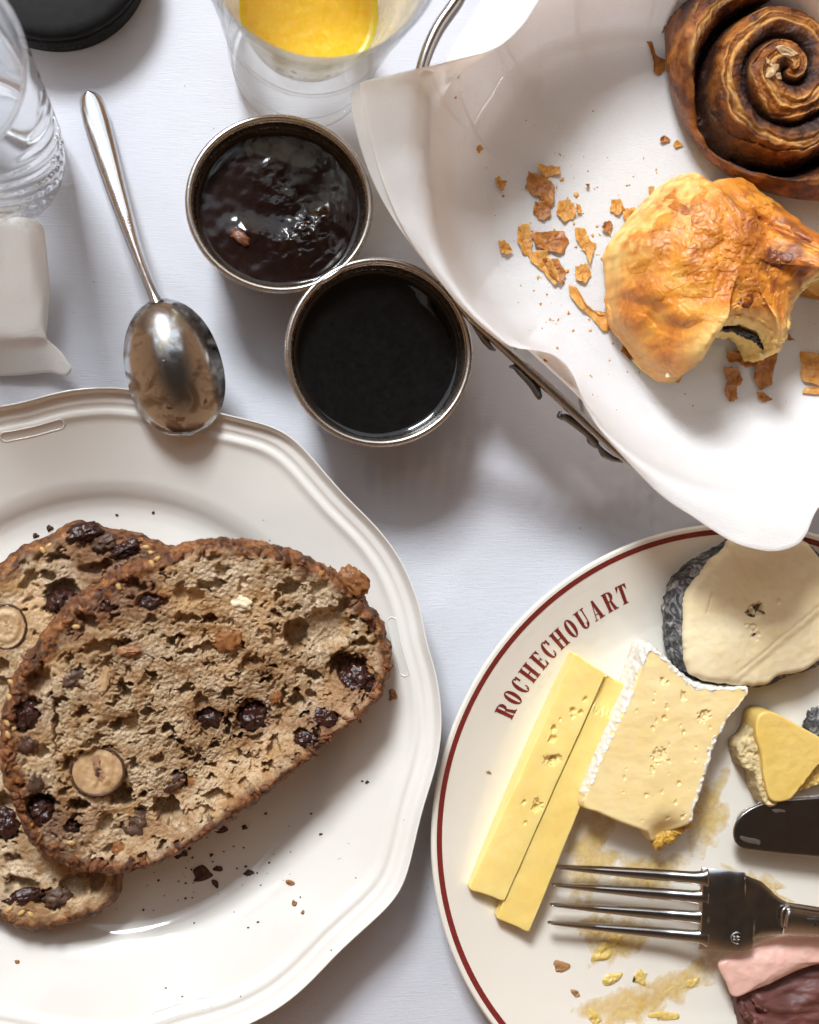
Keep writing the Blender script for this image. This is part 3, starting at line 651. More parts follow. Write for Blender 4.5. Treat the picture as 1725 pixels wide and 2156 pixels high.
v, f = tube(np.vstack([[P(1553 + 13 * math.cos(a), 1976 + 12 * math.sin(a), ffz(1553) + 1.05 - 0.35) for a in np.linspace(0, 2 * math.pi, 30)]]), 0.12, 6, False); mk('hallmark', v, f, M_STAMP, fork)
for dx, dy, a in ((-5, -3, 0), (-5, 3, 0), (0, 0, 1.57), (5, -3, 0), (5, 3, 0)):
    p0, p1 = (1553 + dx - 4 * math.cos(a), 1976 + dy - 6 * math.sin(a)), (1553 + dx + 4 * math.cos(a), 1976 + dy + 6 * math.sin(a))
    v, f = tube([P(*p0, ffz(1553) + .75), P(*p1, ffz(1553) + .75)], 0.12, 6); mk('hallmark_stroke', v, f, M_STAMP, fork)

# ------------------------------------------------------------------ knife
def m_knife():
    s = NT('buttered_blade'); n1 = s.noise(0.22, 5, 0.6, 1.2); sm = s.ramp(n1, [(0.44, (0, 0, 0)), (0.58, (1, 1, 1))])
    s.set(Base_Color=(0.27, 0.25, 0.235, 1), Metallic=1.0, Roughness=s.math('MULTIPLY_ADD', sm, 0.02, 0.24))
    s.bump(sm, 0.03, 0.3); return s.m
M_BLADE = m_knife()
knife = thing('table_knife', 'dark buttered table knife blade with fine serrated edge beside the fork', 'knife', P(1680, 1740, 12))
bl = [(1730, 1677), (1676, 1681), (1638, 1684), (1604, 1691), (1576, 1703), (1556, 1719), (1546, 1737), (1543, 1755), (1547, 1772), (1559, 1784), (1587, 1789), (1642, 1796), (1721, 1803), (1900, 1818), (1900, 1668)]
kz = lambda x: 12.0 + (x - 1550) * 0.012
O = np.array([P(x, y, kz(x)) for x, y in bl]); cK = P(1680, 1742, 14)
def kplane(x, y): return 12.0 + (x - P(1550, 1742, 12)[0]) * 0.075
v, f, e_, t_ = star(O, lambda x, y, t: kplane(x, y) + 0.9 + 0.35 * sstep(0, 9, y - P(1600, 1800, 12)[1]) * 0 , lambda x, y, t: kplane(x, y), nseg=260, ntop=16, edge=0.5, nedge=3, center=P(1700, 1742, 13))
mk('blade', v, f, M_BLADE, knife)
edge_pts = catmull(PS([(x, y, kz(x) + 0.35) for x, y in [(1552, 1724), (1560, 1713), (1576, 1703), (1604, 1691), (1638, 1684), (1676, 1681), (1730, 1677), (1790, 1674)]]), 46, False)
for p in edge_pts:
    v, f = blob(p + np.array([0, 0.15, 0.15]), (0.30, 0.55, 0.35), 1, 8, 6, 0.0); mk('serration', v, f, M_SHINY, knife)
M_BUTTER = m_plain('butter_smear', (0.10, 0.08, 0.066), 0.2, 0.15, 0.3, 0.05, 0.8, spec=0.5)
for i, (x, y, a, b, r) in enumerate(((1588, 1770, 4.5, 1.2, -0.3), (1640, 1706, 2.4, 0.7, -0.1))):
    p = P(x, y, 13.3); p[2] = kplane(p[0], p[1]) + 0.95; v, f = scrap(p, a, b, 0.2, r, i + 9); mk('butter_smear', v, f, M_BUTTER, knife)
# ------------------------------------------------------------------ wire bread basket
M_WIRE = m_metal('basket_steel', (0.40, 0.375, 0.35), 0.22)
M_BAND = m_metal('aged_steel', (0.20, 0.185, 0.172), 0.34)
zB = 44.0
rim_px = [(1010, -75), (960, 0), (918, 62), (888, 140), (872, 250), (876, 380), (908, 530), (978, 650), (1052, 722), (1150, 812), (1240, 894), (1325, 968), (1450, 1040), (1600, 1065), (1760, 1030), (1900, 930), (1990, 760), (2020, 540), (1990, 300), (1900, 80), (1740, -100), (1540, -190), (1330, -200), (1140, -160)]
rim = catmull(PS(rim_px, zB), 240); rim_l = np.vstack([rim, rim[:2]])
basket = thing('wire_basket', 'silver wire bread basket with flat rim band and curled leaves, lined with paper', 'basket', P(1450, 450, 1))
v, f = tube(rim_l, 1.55, 12, False); mk('rim_wire', v, f, M_WIRE, basket)
ctr = rim.mean(0)
def toward(p, k, z): q = ctr + (p - ctr) * k; q[2] = z; return q
band = np.array([toward(p, 0.985, zB - 3.6) for p in rim]); band = np.vstack([band, band[:2]])
v, f = tube(band, 2.6, 10, False, sx=0.35, sz=1.3); mk('rim_band', v, f, M_BAND, basket)
foot = np.array([toward(p, 0.74, 1.8) for p in rim]); foot_l = np.vstack([foot, foot[:2]])
v, f = tube(foot_l, 1.1, 10, False); mk('base_ring', v, f, M_WIRE, basket)
foot2 = np.array([toward(p, 0.40, 1.5) for p in rim]); v, f = tube(np.vstack([foot2, foot2[:2]]), 0.8, 8, False); mk('base_ring', v, f, M_WIRE, basket)
for k in range(0, 240, 14):
    p = rim[k]; pth = catmull([toward(p, 0.985, zB - 4), toward(p, 0.945, 30), toward(p, 0.865, 14), toward(p, 0.77, 4), toward(p, 0.66, 2.2), toward(p, 0.40, 2.0), toward(p, 0.1, 1.8)], 26, False)
    v, f = tube(pth, 0.62, 7); mk('wire_rib', v, f, M_WIRE, basket)
def leaf(pts, wpx, z):
    st = [(x, y, z - 0.012 * abs(i), w, -0.8) for i, ((x, y), w) in enumerate(zip(pts, wpx))]
    v, f = strip(st, 34, 11, 0.9); return mk('curled_leaf', v, f, M_BAND, basket)
leaf([(972, 650), (985, 660), (1003, 683), (1020, 714), (1034, 733), (1043, 738)], [3, 8, 9, 8, 5, 2], 42)
leaf([(1072, 772), (1088, 772), (1108, 790), (1126, 812), (1136, 836), (1134, 842)], [2, 8, 11, 11, 7, 2], 41)
leaf([(1078, 770), (1096, 786), (1118, 808), (1136, 832)], [2, 6, 6, 3], 43)
leaf([(1176, 873), (1192, 879), (1216, 893), (1240, 912), (1256, 934), (1253, 942)], [2, 8, 10, 10, 7, 2], 41)
leaf([(1180, 866), (1177, 876), (1184, 884)], [3, 5, 2], 42)
leaf([(1236, 910), (1244, 928), (1256, 938), (1262, 938)], [3, 8, 7, 2], 39)
leaf([(1260, 940), (1272, 956), (1290, 966), (1312, 972)], [4, 8, 6, 3], 41)

# ------------------------------------------------------------------ paper napkin lining the basket
M_NAP = m_paper('white_paper', (0.97, 0.965, 0.96), 0.38, 0.6)
lip = [(1180, -60, 53.0), (1138, 0, 53.0), (1104, 52, 53.0), (1062, 92, 53.0), (1030, 108, 53.5), (1014, 113, 54.0), (1010, 114, 54.0), (1000, 116, 54.0), (960, 125, 54.0), (880, 144, 54.0), (800, 162, 54.0), (772, 168.5, 54.0), (764, 171, 54.0), (759, 173, 53.9), (758, 178, 53.7), (760, 190, 53.5), (768, 235, 53.0), (786, 316, 52.0), (812, 398, 51.5), (852, 485, 50.0), (905, 562, 48.0), (962, 634, 46.8), (1010, 684, 46.5), (1050, 716, 47.0), (1085, 732, 48.0), (1125, 737, 48.5), (1168, 748, 48.8), (1200, 776, 48.8), (1216, 812, 48.5), (1234, 856, 47.8), (1270, 912, 47.2), (1325, 974, 47.5), (1395, 1044, 48.5), (1460, 1088, 50.0), (1535, 1136, 51.5), (1585, 1154, 52.5), (1632, 1160, 53.0), (1672, 1150, 53.0), (1696, 1128, 53.0), (1728, 1064, 53.0), (1790, 1030, 52.0), (1880, 960, 51.5), (1980, 790, 51.5), (2040, 560, 52.0), (2020, 300, 52.0), (1930, 80, 52.0), (1750, -130, 52.0), (1520, -230, 52.0), (1300, -170, 52.5)]
NL = 360
L = catmull(PS(lip), NL)
fc = ctr.copy(); fc[2] = 6
rang = np.unwrap(np.arctan2(rim[:, 1] - ctr[1], rim[:, 0] - ctr[0])); rrad = np.hypot(rim[:, 0] - ctr[0], rim[:, 1] - ctr[1])
_oa = np.argsort(rang % (2 * math.pi)); _ra, _rr = (rang % (2 * math.pi))[_oa], rrad[_oa]
lang = np.arctan2(L[:, 1] - fc[1], L[:, 0] - fc[0]) % (2 * math.pi); LR = np.hypot(L[:, 0] - fc[0], L[:, 1] - fc[1]); RK = np.interp(lang, _ra, _rr, period=2 * math.pi)
LD = np.stack([np.cos(lang), np.sin(lang)], 1)
def lay(r, z): return np.column_stack([fc[:2] + LD * np.asarray(r)[:, None], np.broadcast_to(z, (NL,))])
FE = lay(RK * 0.66, 5.4)
rows = []
for t in np.linspace(0.02, 1, 16): rows.append(lay(RK * 0.66 * t, 5.4))
n_floor = len(rows)
over = LR > RK * 0.985                      # the sheet hangs over the rim here
c1_, c2_ = lay(RK * 0.79, 12.0), lay(RK * 0.885, 26.0)
via = np.where(over[:, None], lay(RK * 0.985, zB + 3.2), lay(np.minimum(RK * 0.955, (RK * 0.86 + LR) / 2), 0.5 * (27 + L[:, 2])))
ctrl = np.stack([FE, c1_, c2_, via, L])
seq = np.stack([catmull(ctrl[:, j_], 46, False) for j_ in range(NL)], 1)
for r_ in seq[1:]: rows.append(r_)
sm_k = np.ones(9) / 9
for q_ in range(n_floor, len(rows) - 4):     # even out jumps round the sheet
    a_ = rows[q_]; rows[q_] = np.stack([np.convolve(np.concatenate([a_[-4:, i_], a_[:, i_], a_[:4, i_]]), sm_k, 'valid') for i_ in range(3)], 1)
# rolled lip, then the sheet falls back outside toward the band where the lip pulls inward
out = L[:, :2] - fc[:2]; out /= np.linalg.norm(out, axis=1)[:, None]
arc = np.linspace(0, 1, NL)
lpx = np.array([[p[0], p[1]] for p in catmull(np.array([(a, b, c) for a, b, c in lip], float), NL)])
pull = np.exp(-((lpx[:, 0] - 1190) / 70) ** 2 - ((lpx[:, 1] - 790) / 90) ** 2); pull2 = np.exp(-((lpx[:, 0] - 1630) / 70) ** 2 - ((lpx[:, 1] - 1130) / 60) ** 2)
reach = np.maximum(0.12, np.where(LR < RK * 0.93, RK * 0.93 - LR, 0.12)); zend = np.where(LR < RK * 0.93, zB - 1.0, L[:, 2] - 0.35)
for t in np.linspace(0, 1, 14)[1:]:
    rows.append(np.column_stack([L[:, :2] + LD * (reach * t)[:, None], L[:, 2] + (np.minimum(zend, L[:, 2] - 0.3) - L[:, 2]) * t ** 1.5]))
V = np.vstack(rows); rowi = np.repeat(np.arange(len(rows)), NL)
wall = np.clip((rowi - n_floor) / 40.0, 0, 1); floor_k = 1 - sstep(n_floor - 2, n_floor + 10, rowi)
V[:, 2] += 0.45 * fbm(V / 14.0 + 2, 4) * (0.5 + 0.5 * wall) + 1.2 * noise(V / 34.0 + 9) * sstep(0.1, 0.7, wall) * (1 - sstep(0.8, 1.0, wall))
rcz = np.random.default_rng(17)
for q in range(15):                       # sharp little creases pressed into the paper where it bends
    a0 = rcz.uniform(0, 2 * math.pi); r0, r1 = rcz.uniform(46, 58), rcz.uniform(70, 88); a1 = a0 + rcz.normal(0, 0.16)
    ln = np.array([[fc[0] + r0 * math.cos(a0), fc[1] + r0 * math.sin(a0)], [fc[0] + r1 * math.cos(a1), fc[1] + r1 * math.sin(a1)]])
    V[:, 2] += rcz.choice([-1, 1]) * rcz.uniform(0.5, 1.1) * np.exp(-polydist(V[:, :2], ln) / rcz.uniform(2.0, 4.5)) * (rowi < len(rows) - 16)
# the folded corner makes a crease that runs from the top edge down into the basket
cr = catmull(PS([(1012, 114, 53), (1052, 220, 42), (1092, 320, 28), (1108, 430, 17), (1104, 560, 10)]), 40, False)[:, :2]
dc = polydist(V[:, :2], cr); lft = (V[:, 0] < np.interp(V[:, 1], cr[::-1, 1], cr[::-1, 0]))
inband = (V[:, 1] > cr[-1, 1]) & (V[:, 1] < cr[0, 1] + 3)
V[:, 2] += np.where(lft & inband & (rowi < len(rows) - 14), 1.6 * sstep(0, 0.8, dc) * np.exp(-(dc / 22) ** 2) * sstep(cr[-1, 1], cr[-1, 1] + 45, V[:, 1]), 0)
nap = mk('basket_napkin', V, quads(len(rows), NL), M_NAP)
tag(nap, 'white paper napkin lining the bread basket, flecked with pastry flakes', 'napkin')
B_NAP = bvh_of(nap)
# second ply of the folded corner, showing as a sliver beyond the first
inn = catmull(PS([(776, 178, 53.2), (764, 200, 52.6), (772, 250, 52.3), (792, 325, 51.5), (818, 400, 50.8), (858, 484, 49.5), (906, 560, 47.7)]), 40, False); oth = catmull(PS([(744, 190, 52.8), (738, 198, 52.4), (744, 244, 52.1), (764, 322, 51.2), (796, 402, 50.5), (846, 486, 49.2), (903, 562, 47.6)]), 40, False)
rw = [inn * (1 - t) + oth * t + np.array([0, 0, -0.5]) for t in np.linspace(0, 1, 8)]; mk('folded_ply', np.vstack(rw), quads(8, 40, False), M_NAP, nap)

# ------------------------------------------------------------------ folded napkin at the left edge
M_NAP2 = m_paper('soft_paper', (0.93, 0.925, 0.91), 0.24, 0.0)
net = [
 [(-160, 470, 30), (-60, 452, 32), (10, 456, 33), (56, 458, 33), (80, 466, 31), (92, 480, 28)],
 [(-160, 500, 33), (-60, 480, 34), (6, 484, 34), (52, 486, 35), (84, 496, 29), (97, 520, 24)],
 [(-160, 590, 29), (-60, 580, 30), (10, 580, 30), (66, 580, 31), (95, 586, 24), (104, 600, 18)],
 [(-160, 660, 25), (-60, 660, 26), (20, 660, 26), (82, 660, 26), (96, 664, 20), (101, 670, 16)],
 [(-160, 708, 22), (-60, 708, 23), (30, 708, 23), (90, 708, 22), (97, 712, 18), (97, 720, 16)],
 [(-160, 728, 17), (-60, 728, 18), (40, 728, 18), (98, 726, 18), (116, 730, 19), (126, 738, 18)],
 [(-160, 790, 4), (-60, 792, 5), (40, 790, 6), (104, 784, 9), (138, 792, 13), (152, 776, 16)],
]
G = np.array([[P(q[0], q[1], q[2] * 0.62) for q in r] for r in net]); nr_, nc_ = 46, 46
tmp = np.array([catmull(r, nc_, False) for r in G]); G2 = np.stack([catmull(tmp[:, j], nr_, False) for j in range(nc_)], 1)
top = G2.reshape(-1, 3) + 0.2 * fbm(G2.reshape(-1, 3) / 12.0, 2)[:, None] * np.array([0, 0, 1]); bot = top + np.array([0, 0, -0.5])
F = [list(q) for q in quads(nr_, nc_, False)] + [list(q)[::-1] for q in quads(nr_, nc_, False, nr_ * nc_)]
b_ = [r * nc_ for r in range(nr_)] + [(nr_ - 1) * nc_ + c for c in range(1, nc_)] + [r * nc_ + nc_ - 1 for r in range(nr_ - 2, -1, -1)] + [c for c in range(nc_ - 2, 0, -1)]
N_ = nr_ * nc_
for i in range(len(b_)): a, b = b_[i], b_[(i + 1) % len(b_)]; F.append([a, b, b + N_, a + N_])
nap2 = mk('folded_napkin', np.vstack([top, bot]), F, M_NAP2)
tag(nap2, 'soft white folded paper napkin against the crystal glass above the scalloped plate', 'napkin')
# ------------------------------------------------------------------ fruit and nut bread
def m_bread():
    s = NT('fruit_bread'); cr = s.attr('crust'); tn = s.attr('stain')
    big = s.noise(0.10, 4, 0.6, 0.5); fine = s.noise(1.6, 5, 0.65)
    crumb = s.ramp(big, [(0.28, (0.20, 0.095, 0.040)), (0.41, (0.34, 0.205, 0.100)), (0.53, (0.48, 0.36, 0.225)), (0.68, (0.64, 0.52, 0.37))])
    crumb = s.mix(s.ramp(fine, [(0.30, (1, 1, 1)), (0.55, (0, 0, 0))]), crumb, (0.27, 0.15, 0.06)); crumb = s.mix(s.ramp(s.noise(0.045, 3, 0.5), [(0.5, (0, 0, 0)), (0.72, (0.6,) * 3)]), crumb, (0.46, 0.24, 0.075))
    crumb = s.mix(s.math('MULTIPLY', tn, 0.75), crumb, (0.13, 0.045, 0.02))
    cn = s.noise(0.28, 5, 0.7, 0.6)
    crust = s.ramp(cn, [(0.30, (0.020, 0.010, 0.007)), (0.44, (0.075, 0.028, 0.011)), (0.57, (0.22, 0.085, 0.026)), (0.72, (0.46, 0.21, 0.07))])
    s.set(Base_Color=s.mix(cr, crumb, crust), Roughness=s.ramp(s.noise(0.4, 3), [(0.4, (0.5,) * 3), (0.65, (0.8,) * 3)])); s.b.inputs['Specular IOR Level'].default_value = 0.35
    pit1 = s.ramp(s.voro(0.95), [(0.08, (0, 0, 0)), (0.34, (1, 1, 1))]); pit2 = s.ramp(s.voro(1.9), [(0.05, (0, 0, 0)), (0.36, (1, 1, 1))])
    pm = s.ramp(s.noise(0.35, 3), [(0.42, (0, 0, 0)), (0.58, (1, 1, 1))]); n = s.bump(s.math('MAXIMUM', pit1, pm), 0.5, 0.45); n = s.bump(pit2, 0.22, 0.3, n); s.bump(s.noise(0.7, 4), 0.35, 0.4, n); return s.m
M_BREAD = m_bread()
M_RAISIN = m_plain('raisin', (0.050, 0.015, 0.010), 0.26, 0.3, 0.5, 0.9, 0.55, spec=0.5, dark=(0.010, 0.005, 0.005))
M_NUT = m_plain('hazelnut_flesh', (0.50, 0.34, 0.18), 0.5, 0.12, 0.22, 0.3, 0.5, (0.15, 1.5, (1, .7, .4)), dark=(0.36, 0.20, 0.09))
M_SKIN = m_plain('nut_skin', (0.085, 0.035, 0.018), 0.5, 0.3, 0.8, 0.2)
M_ALMOND = m_plain('almond', (0.74, 0.63, 0.42), 0.45, 0.06, 0.4, 0.15, 0.8)
M_APRICOT = m_plain('dried_apricot', (0.31, 0.130, 0.042), 0.4, 0.25, 0.35, 0.4, 0.6, (0.2, 2, (1, .5, .2)), 0.4, dark=(0.16, 0.06, 0.02))
M_SEED = m_plain('sesame_seed', (0.55, 0.34, 0.13), 0.45, 0.2, 0.5, 0.05)
M_CHUNK = m_plain('dark_nut', (0.10, 0.052, 0.032), 0.5, 0.25, 0.5, 0.4, 0.8)
def cc(x, y): return (x * 0.5, y * 0.5 + 1069.5)
def slice_mesh(outline_px, ztop_fn, zmid, thick, holes, npores, seed, nseg, ntop, tilt=None):
    O = PS([(x, y, zmid) for x, y in outline_px])
    for _ in range(3): O = np.array([P(x, y, float(z_) - 3.5) for (x, y), z_ in zip(outline_px, ztop_fn(O[:, 0], O[:, 1], np.ones(len(O))))])
    c = O.mean(0); rng = np.random.default_rng(seed)
    Oc = catmull(O[:, :2], 300)
    jag = 0.8 * fbm(np.column_stack([Oc / 4.5, np.zeros(300)]) + seed, 3); ctr_ = Oc.mean(0); dr = (Oc - ctr_) / np.linalg.norm(Oc - ctr_, axis=1)[:, None]
    O2 = Oc + dr * jag[:, None]
    V, F, ed, t = star(O2, ztop_fn, lambda x, y, t: ztop_fn(x, y, t) - thick, nseg=nseg, ntop=ntop, edge=3.0, nedge=10, nside=8, bulge=1.5)
    N = len(V); topm = np.arange(N) < nseg * (ntop + 10); face = np.arange(N) < nseg * ntop
    xy = V[:, :2]; w = np.column_stack([fbm(np.column_stack([xy / 2.6, np.zeros(N)]) + 31, 3), fbm(np.column_stack([xy / 2.6, np.zeros(N)]) + 77, 3)]) * 1.3
    xyw = xy + w; depth = np.zeros(N); top_i = np.where(topm)[0]; order = top_i[np.argsort(xyw[top_i, 0])]; sx_ = xyw[order, 0]
    def punch(cx, cy, rx, ry, rot, d, pw=3.0):
        R_ = max(rx, ry); m = order[np.searchsorted(sx_, cx - R_):np.searchsorted(sx_, cx + R_)]; m = m[np.abs(xyw[m, 1] - cy) < R_]
        if len(m) == 0: return
        dx, dy = xyw[m, 0] - cx, xyw[m, 1] - cy; co, si = math.cos(rot), math.sin(rot)
        q = ((dx * co + dy * si) / rx) ** 2 + ((-dx * si + dy * co) / ry) ** 2
        depth[m] = np.maximum(depth[m], d * np.clip(1 - q ** pw, 0, 1))
    for h in holes:
        x, y, rx, ry, rot, d = h; p = P(*cc(x, y), zmid)
        for _ in range(3): p = P(*cc(x, y), float(ztop_fn(np.array([p[0]]), np.array([p[1]]), np.array([0.3]))[0]))
        punch(p[0], p[1], rx * 0.079, ry * 0.079, math.radians(-rot), d)
    lo, hi = xy.min(0), xy.max(0)
    for k in range(npores):
        r = min(0.2 + abs(rng.gamma(1.2, 0.27)), 2.4); a = rng.uniform(0.3, 1.0)
        punch(rng.uniform(lo[0], hi[0]), rng.uniform(lo[1], hi[1]), r, r * a, rng.uniform(0, 3.1), r * rng.uniform(0.9, 2.2), 1.8)
    for k in range(npores // 11):
        r = rng.uniform(0.8, 2.5) ; punch(rng.uniform(lo[0], hi[0]), rng.uniform(lo[1], hi[1]), r, r * rng.uniform(0.25, 0.75), rng.normal(0.55, 0.6), rng.uniform(1.2, 3.6), 2.5)
    inner = sstep(1.2, 3.8, ed + 0.8 * w[:, 0])
    V[:, 2] -= depth * np.where(topm, np.maximum(inner, 0.25), 0)
    V[:, 2] += np.where(face, 0.34 * fbm(np.column_stack([xy / 1.2, np.zeros(N)]), 3) + 1.0 * fbm(np.column_stack([xy / 10, np.zeros(N)]), 4), 0)
    cn = fbm(np.column_stack([V / 3.2]) + 5, 4)
    side = ~face
    nrm = np.column_stack([xy - xy.mean(0), np.zeros(N)]); nrm /= np.linalg.norm(nrm, axis=1)[:, None] + 1e-9
    V += np.where(side, 0.55 * cn + 0.35 * np.abs(fbm(V / 1.3, 3)), 0)[:, None] * (nrm + np.array([0, 0, 0.4])) * np.where(topm | (ed < 0.5), 1, 0)[:, None]
    crust = 1 - sstep(1.2, 5.5, ed + 2.6 * fbm(np.column_stack([xy / 7, np.zeros(N)]) + 50, 4) - 1.6 * sstep(0.1, 0.9, (xy.mean(0)[0] - xy[:, 0]) / 45))
    crust = np.where(topm, crust, 1.0)
    return V, F, crust, ed, xy
front_px = [(365, 1165), (420, 1150), (500, 1146), (570, 1156), (640, 1180), (700, 1210), (745, 1250), (780, 1290), (805, 1330), (818, 1370), (817, 1410), (805, 1450), (786, 1480), (740, 1520), (690, 1560), (640, 1605), (580, 1650), (520, 1695), (450, 1745), (390, 1785), (330, 1815), (270, 1832), (200, 1834), (140, 1820), (100, 1800), (72, 1775), (56, 1745), (36, 1700), (15, 1650), (6, 1600), (8, 1550), (15, 1500), (30, 1440), (50, 1400), (80, 1360), (110, 1320), (150, 1280), (200, 1240), (260, 1205), (310, 1180)]
back_px = [(368, 1172), (340, 1156), (300, 1140), (250, 1130), (210, 1120), (170, 1106), (140, 1113), (100, 1140), (50, 1160), (0, 1195), (-60, 1250), (-120, 1350), (-150, 1500), (-150, 1650), (-110, 1800), (-50, 1900), (20, 1940), (80, 1954), (150, 1940), (212, 1916), (248, 1882), (255, 1835), (300, 1700), (340, 1500), (380, 1300)]
holesF = [(560, 320, 60, 22, 20, 4), (360, 470, 50, 24, 30, 4), (1000, 700, 26, 10, -30, 4), (620, 860, 26, 16, 40, 4), (560, 900, 20, 44, 15, 3), (780, 760, 34, 16, -20, 4), (470, 820, 18, 12, 0, 4), (640, 700, 24, 12, 30, 4), (1120, 720, 30, 14, -10, 4), (820, 1060, 30, 16, 10, 4), (1010, 960, 24, 14, 0, 4), (660, 1060, 34, 18, -20, 4), (350, 860, 30, 18, 0, 4), (1320, 700, 34, 18, 30, 5), (240, 820, 24, 12, 60, 4), (560, 1080, 16, 30, 0, 4), (900, 1000, 22, 12, 20, 4), (410, 1110, 106, 99, 0, 2.2), (1220, 335, 52, 30, -10, 6), (1380, 510, 95, 88, 0, 4.5), (1250, 535, 52, 64, 0, 9), (880, 470, 36, 22, 0, 6), (780, 468, 44, 24, -10, 4), (800, 368, 62, 26, 10, 3), (890, 322, 62, 18, -5, 4), (640, 395, 65, 34, 0, 2.2), (440, 582, 92, 24, -8, 4.5), (740, 553, 36, 14, 0, 4), (860, 590, 104, 18, -10, 4), (1490, 690, 110, 58, 35, 8), (1460, 410, 72, 22, -35, 5), (1580, 495, 30, 42, 30, 6), (1520, 565, 36, 22, 0, 4), (150, 742, 35, 46, 0, 4.5), (110, 880, 45, 62, 10, 4), (528, 770, 17, 40, -20, 6), (233, 920, 9, 108, 2, 4), (280, 1078, 18, 40, 0, 4), (505, 1212, 56, 44, 20, 8), (330, 1252, 38, 30, 0, 7), (165, 1270, 66, 62, 0, 8), (708, 1272, 58, 50, 25, 9), (768, 1130, 36, 20, 25, 6), (600, 1215, 20, 14, 0, 5), (1060, 875, 62, 66, 0, 5), (880, 885, 54, 46, 0, 3), (960, 920, 14, 40, 0, 5), (710, 930, 20, 26, -30, 6), (850, 812, 26, 26, 0, 3), (960, 780, 38, 18, -30, 5), (1248, 800, 28, 36, 0, 6), (1280, 865, 18, 14, 0, 4), (1070, 640, 28, 20, -20, 4), (1240, 425, 30, 15, 0, 3), (1155, 440, 18, 14, 0, 3), (1190, 800, 16, 46, 5, 3.5), (190, 720, 14, 34, 0, 4), (180, 1030, 22, 28, 10, 3.5), (400, 980, 60, 9, -25, 3), (1150, 1010, 20, 50, 20, 3), (1040, 1040, 46, 12, 20, 3), (920, 1220, 60, 24, 5, 4), (300, 1345, 40, 26, 0, 6), (1300, 980, 60, 34, 25, 5), (1380, 890, 50, 40, 20, 4), (700, 640, 22, 12, 0, 3), (650, 520, 10, 8, 0, 3), (310, 690, 10, 8, 0, 3), (1340, 340, 46, 22, -30, 3), (440, 1330, 30, 44, 15, 3.5), (1430, 640, 40, 16, 30, 3), (400, 1490, 24, 10, 0, 3), (430, 1492, 20, 10, 0, 3)]
zF = 38.0
pF0 = P(420, 1490, zF); sl = np.array([-0.035, -0.02])
nE = np.array([0.59, -0.81]); sE = float((P(540, 1560, zF)[:2] - pF0[:2]) @ nE)
def ztF(x, y, t):
    """the slice sags: it falls away from the window, then turns up toward its lower crust"""
    s_ = (x - pF0[0]) * nE[0] + (y - pF0[1]) * nE[1]; k_ = s_ - sE
    return zF - 7.0 - 0.30 * np.minimum(k_, 0) + 0.40 * (np.sqrt(np.maximum(k_, 0) ** 2 + 4) - 2) - 1.2 * np.clip(t - 0.8, 0, 1)
def flatz(x, y, dz):
    p = P(*cc(x, y), zF)
    for _ in range(3): p = P(*cc(x, y), float(ztF(np.array(p[0]), np.array(p[1]), np.array(0.3))))
    p[2] += dz; return p
front = thing('bread_slice', 'large top slice of fruit bread with a halved hazelnut in its crumb', 'bread', P(420, 1500, 20), 'slices of fruit bread')
V, F, crust, ed, xy = slice_mesh(front_px, ztF, zF - 2, 15.5, holesF, 2300, 3, 860, 240)
stainc = [(cc(460, 410), 4.5), (cc(640, 400), 6), (cc(110, 860), 5), (cc(1060, 880), 6), (cc(880, 880), 5), (cc(1500, 740), 8), (cc(280, 1340), 7), (cc(1350, 900), 6), (cc(530, 610), 4), (cc(170, 1280), 5), (cc(560, 290), 6), (cc(470, 330), 6), (cc(380, 420), 5), (cc(300, 520), 5), (cc(90, 720), 5)]
stain = sum(np.exp(-(np.linalg.norm(xy - flatz(p[0] * 2, (p[1] - 1069.5) * 2, 0)[:2], axis=1) / r) ** 2) for p, r in stainc)
sl_o = mk('crumb', V, F, M_BREAD, front, attrs={'crust': crust, 'stain': np.clip(stain, 0, 1)})
B_F = bvh_of(sl_o)
def on(bv, x, y, dz=0.0):
    h, n_ = hit(bv, *cc(x, y)); return None if h is None else h + np.array([0, 0, dz])
def lumpon(bv, root, name, x, y, a, b, h, mat, rot=0.0, seed=0, dz=0.0, wob=0.3, nu=26, nv=14):
    p = on(bv, x, y, dz)
    if p is None: return None
    v, f = blob(p, (a * 0.079, b * 0.079, h), seed, nu, nv, wob, 0.8, math.radians(-rot)); return mk(name, v, f, mat, root)
# halved hazelnut: pale flesh with a cleft, dark skin round it
hp = flatz(410, 1110, -0.1); rh = 7.4
a_ = np.linspace(0, 2 * math.pi, 64, endpoint=False); rows = []
for k in np.linspace(0.02, 1, 22):
    r = rh * k * (1 + 0.03 * np.sin(3 * a_ + 1)); x, y = r * np.cos(a_), r * np.sin(a_) * 0.93
    z = 0.5 * (1 - k ** 6) - 1.5 * np.exp(-((x - 0.4 + 0.6 * np.sin(y * 0.8)) / (0.9)) ** 2 - (y / 4.2) ** 2) + 0.3 * fbm(np.stack([x, y, 0 * x], 1) * 0.5, 2)
    rows.append(np.column_stack([hp[0] + x, hp[1] + y, hp[2] + z]))
rows.append(rows[-1] + np.array([0, 0, -5.0]))
hz = mk('halved_hazelnut', np.vstack(rows), quads(len(rows), 64), M_NUT, front)
rp = np.column_stack([hp[0] + rh * 1.01 * np.cos(a_), hp[1] + rh * 0.94 * np.sin(a_), np.full(64, hp[2] + 0.1)]); rp = np.vstack([rp, rp[:2]])
v, f = tube(rp, 0.42, 8, False); mk('nut_skin', v, f, M_SKIN, hz)
M_CORE = m_plain('nut_core', (0.36, 0.19, 0.10), 0.5, 0.25, 0.4, 0.3)
v, f = scrap(hp + np.array([0.5, 0.3, -0.25]), 3.6, 4.4, 0.55, 0.3, 4, 11); mk('nut_core', v, f, M_CORE, hz)
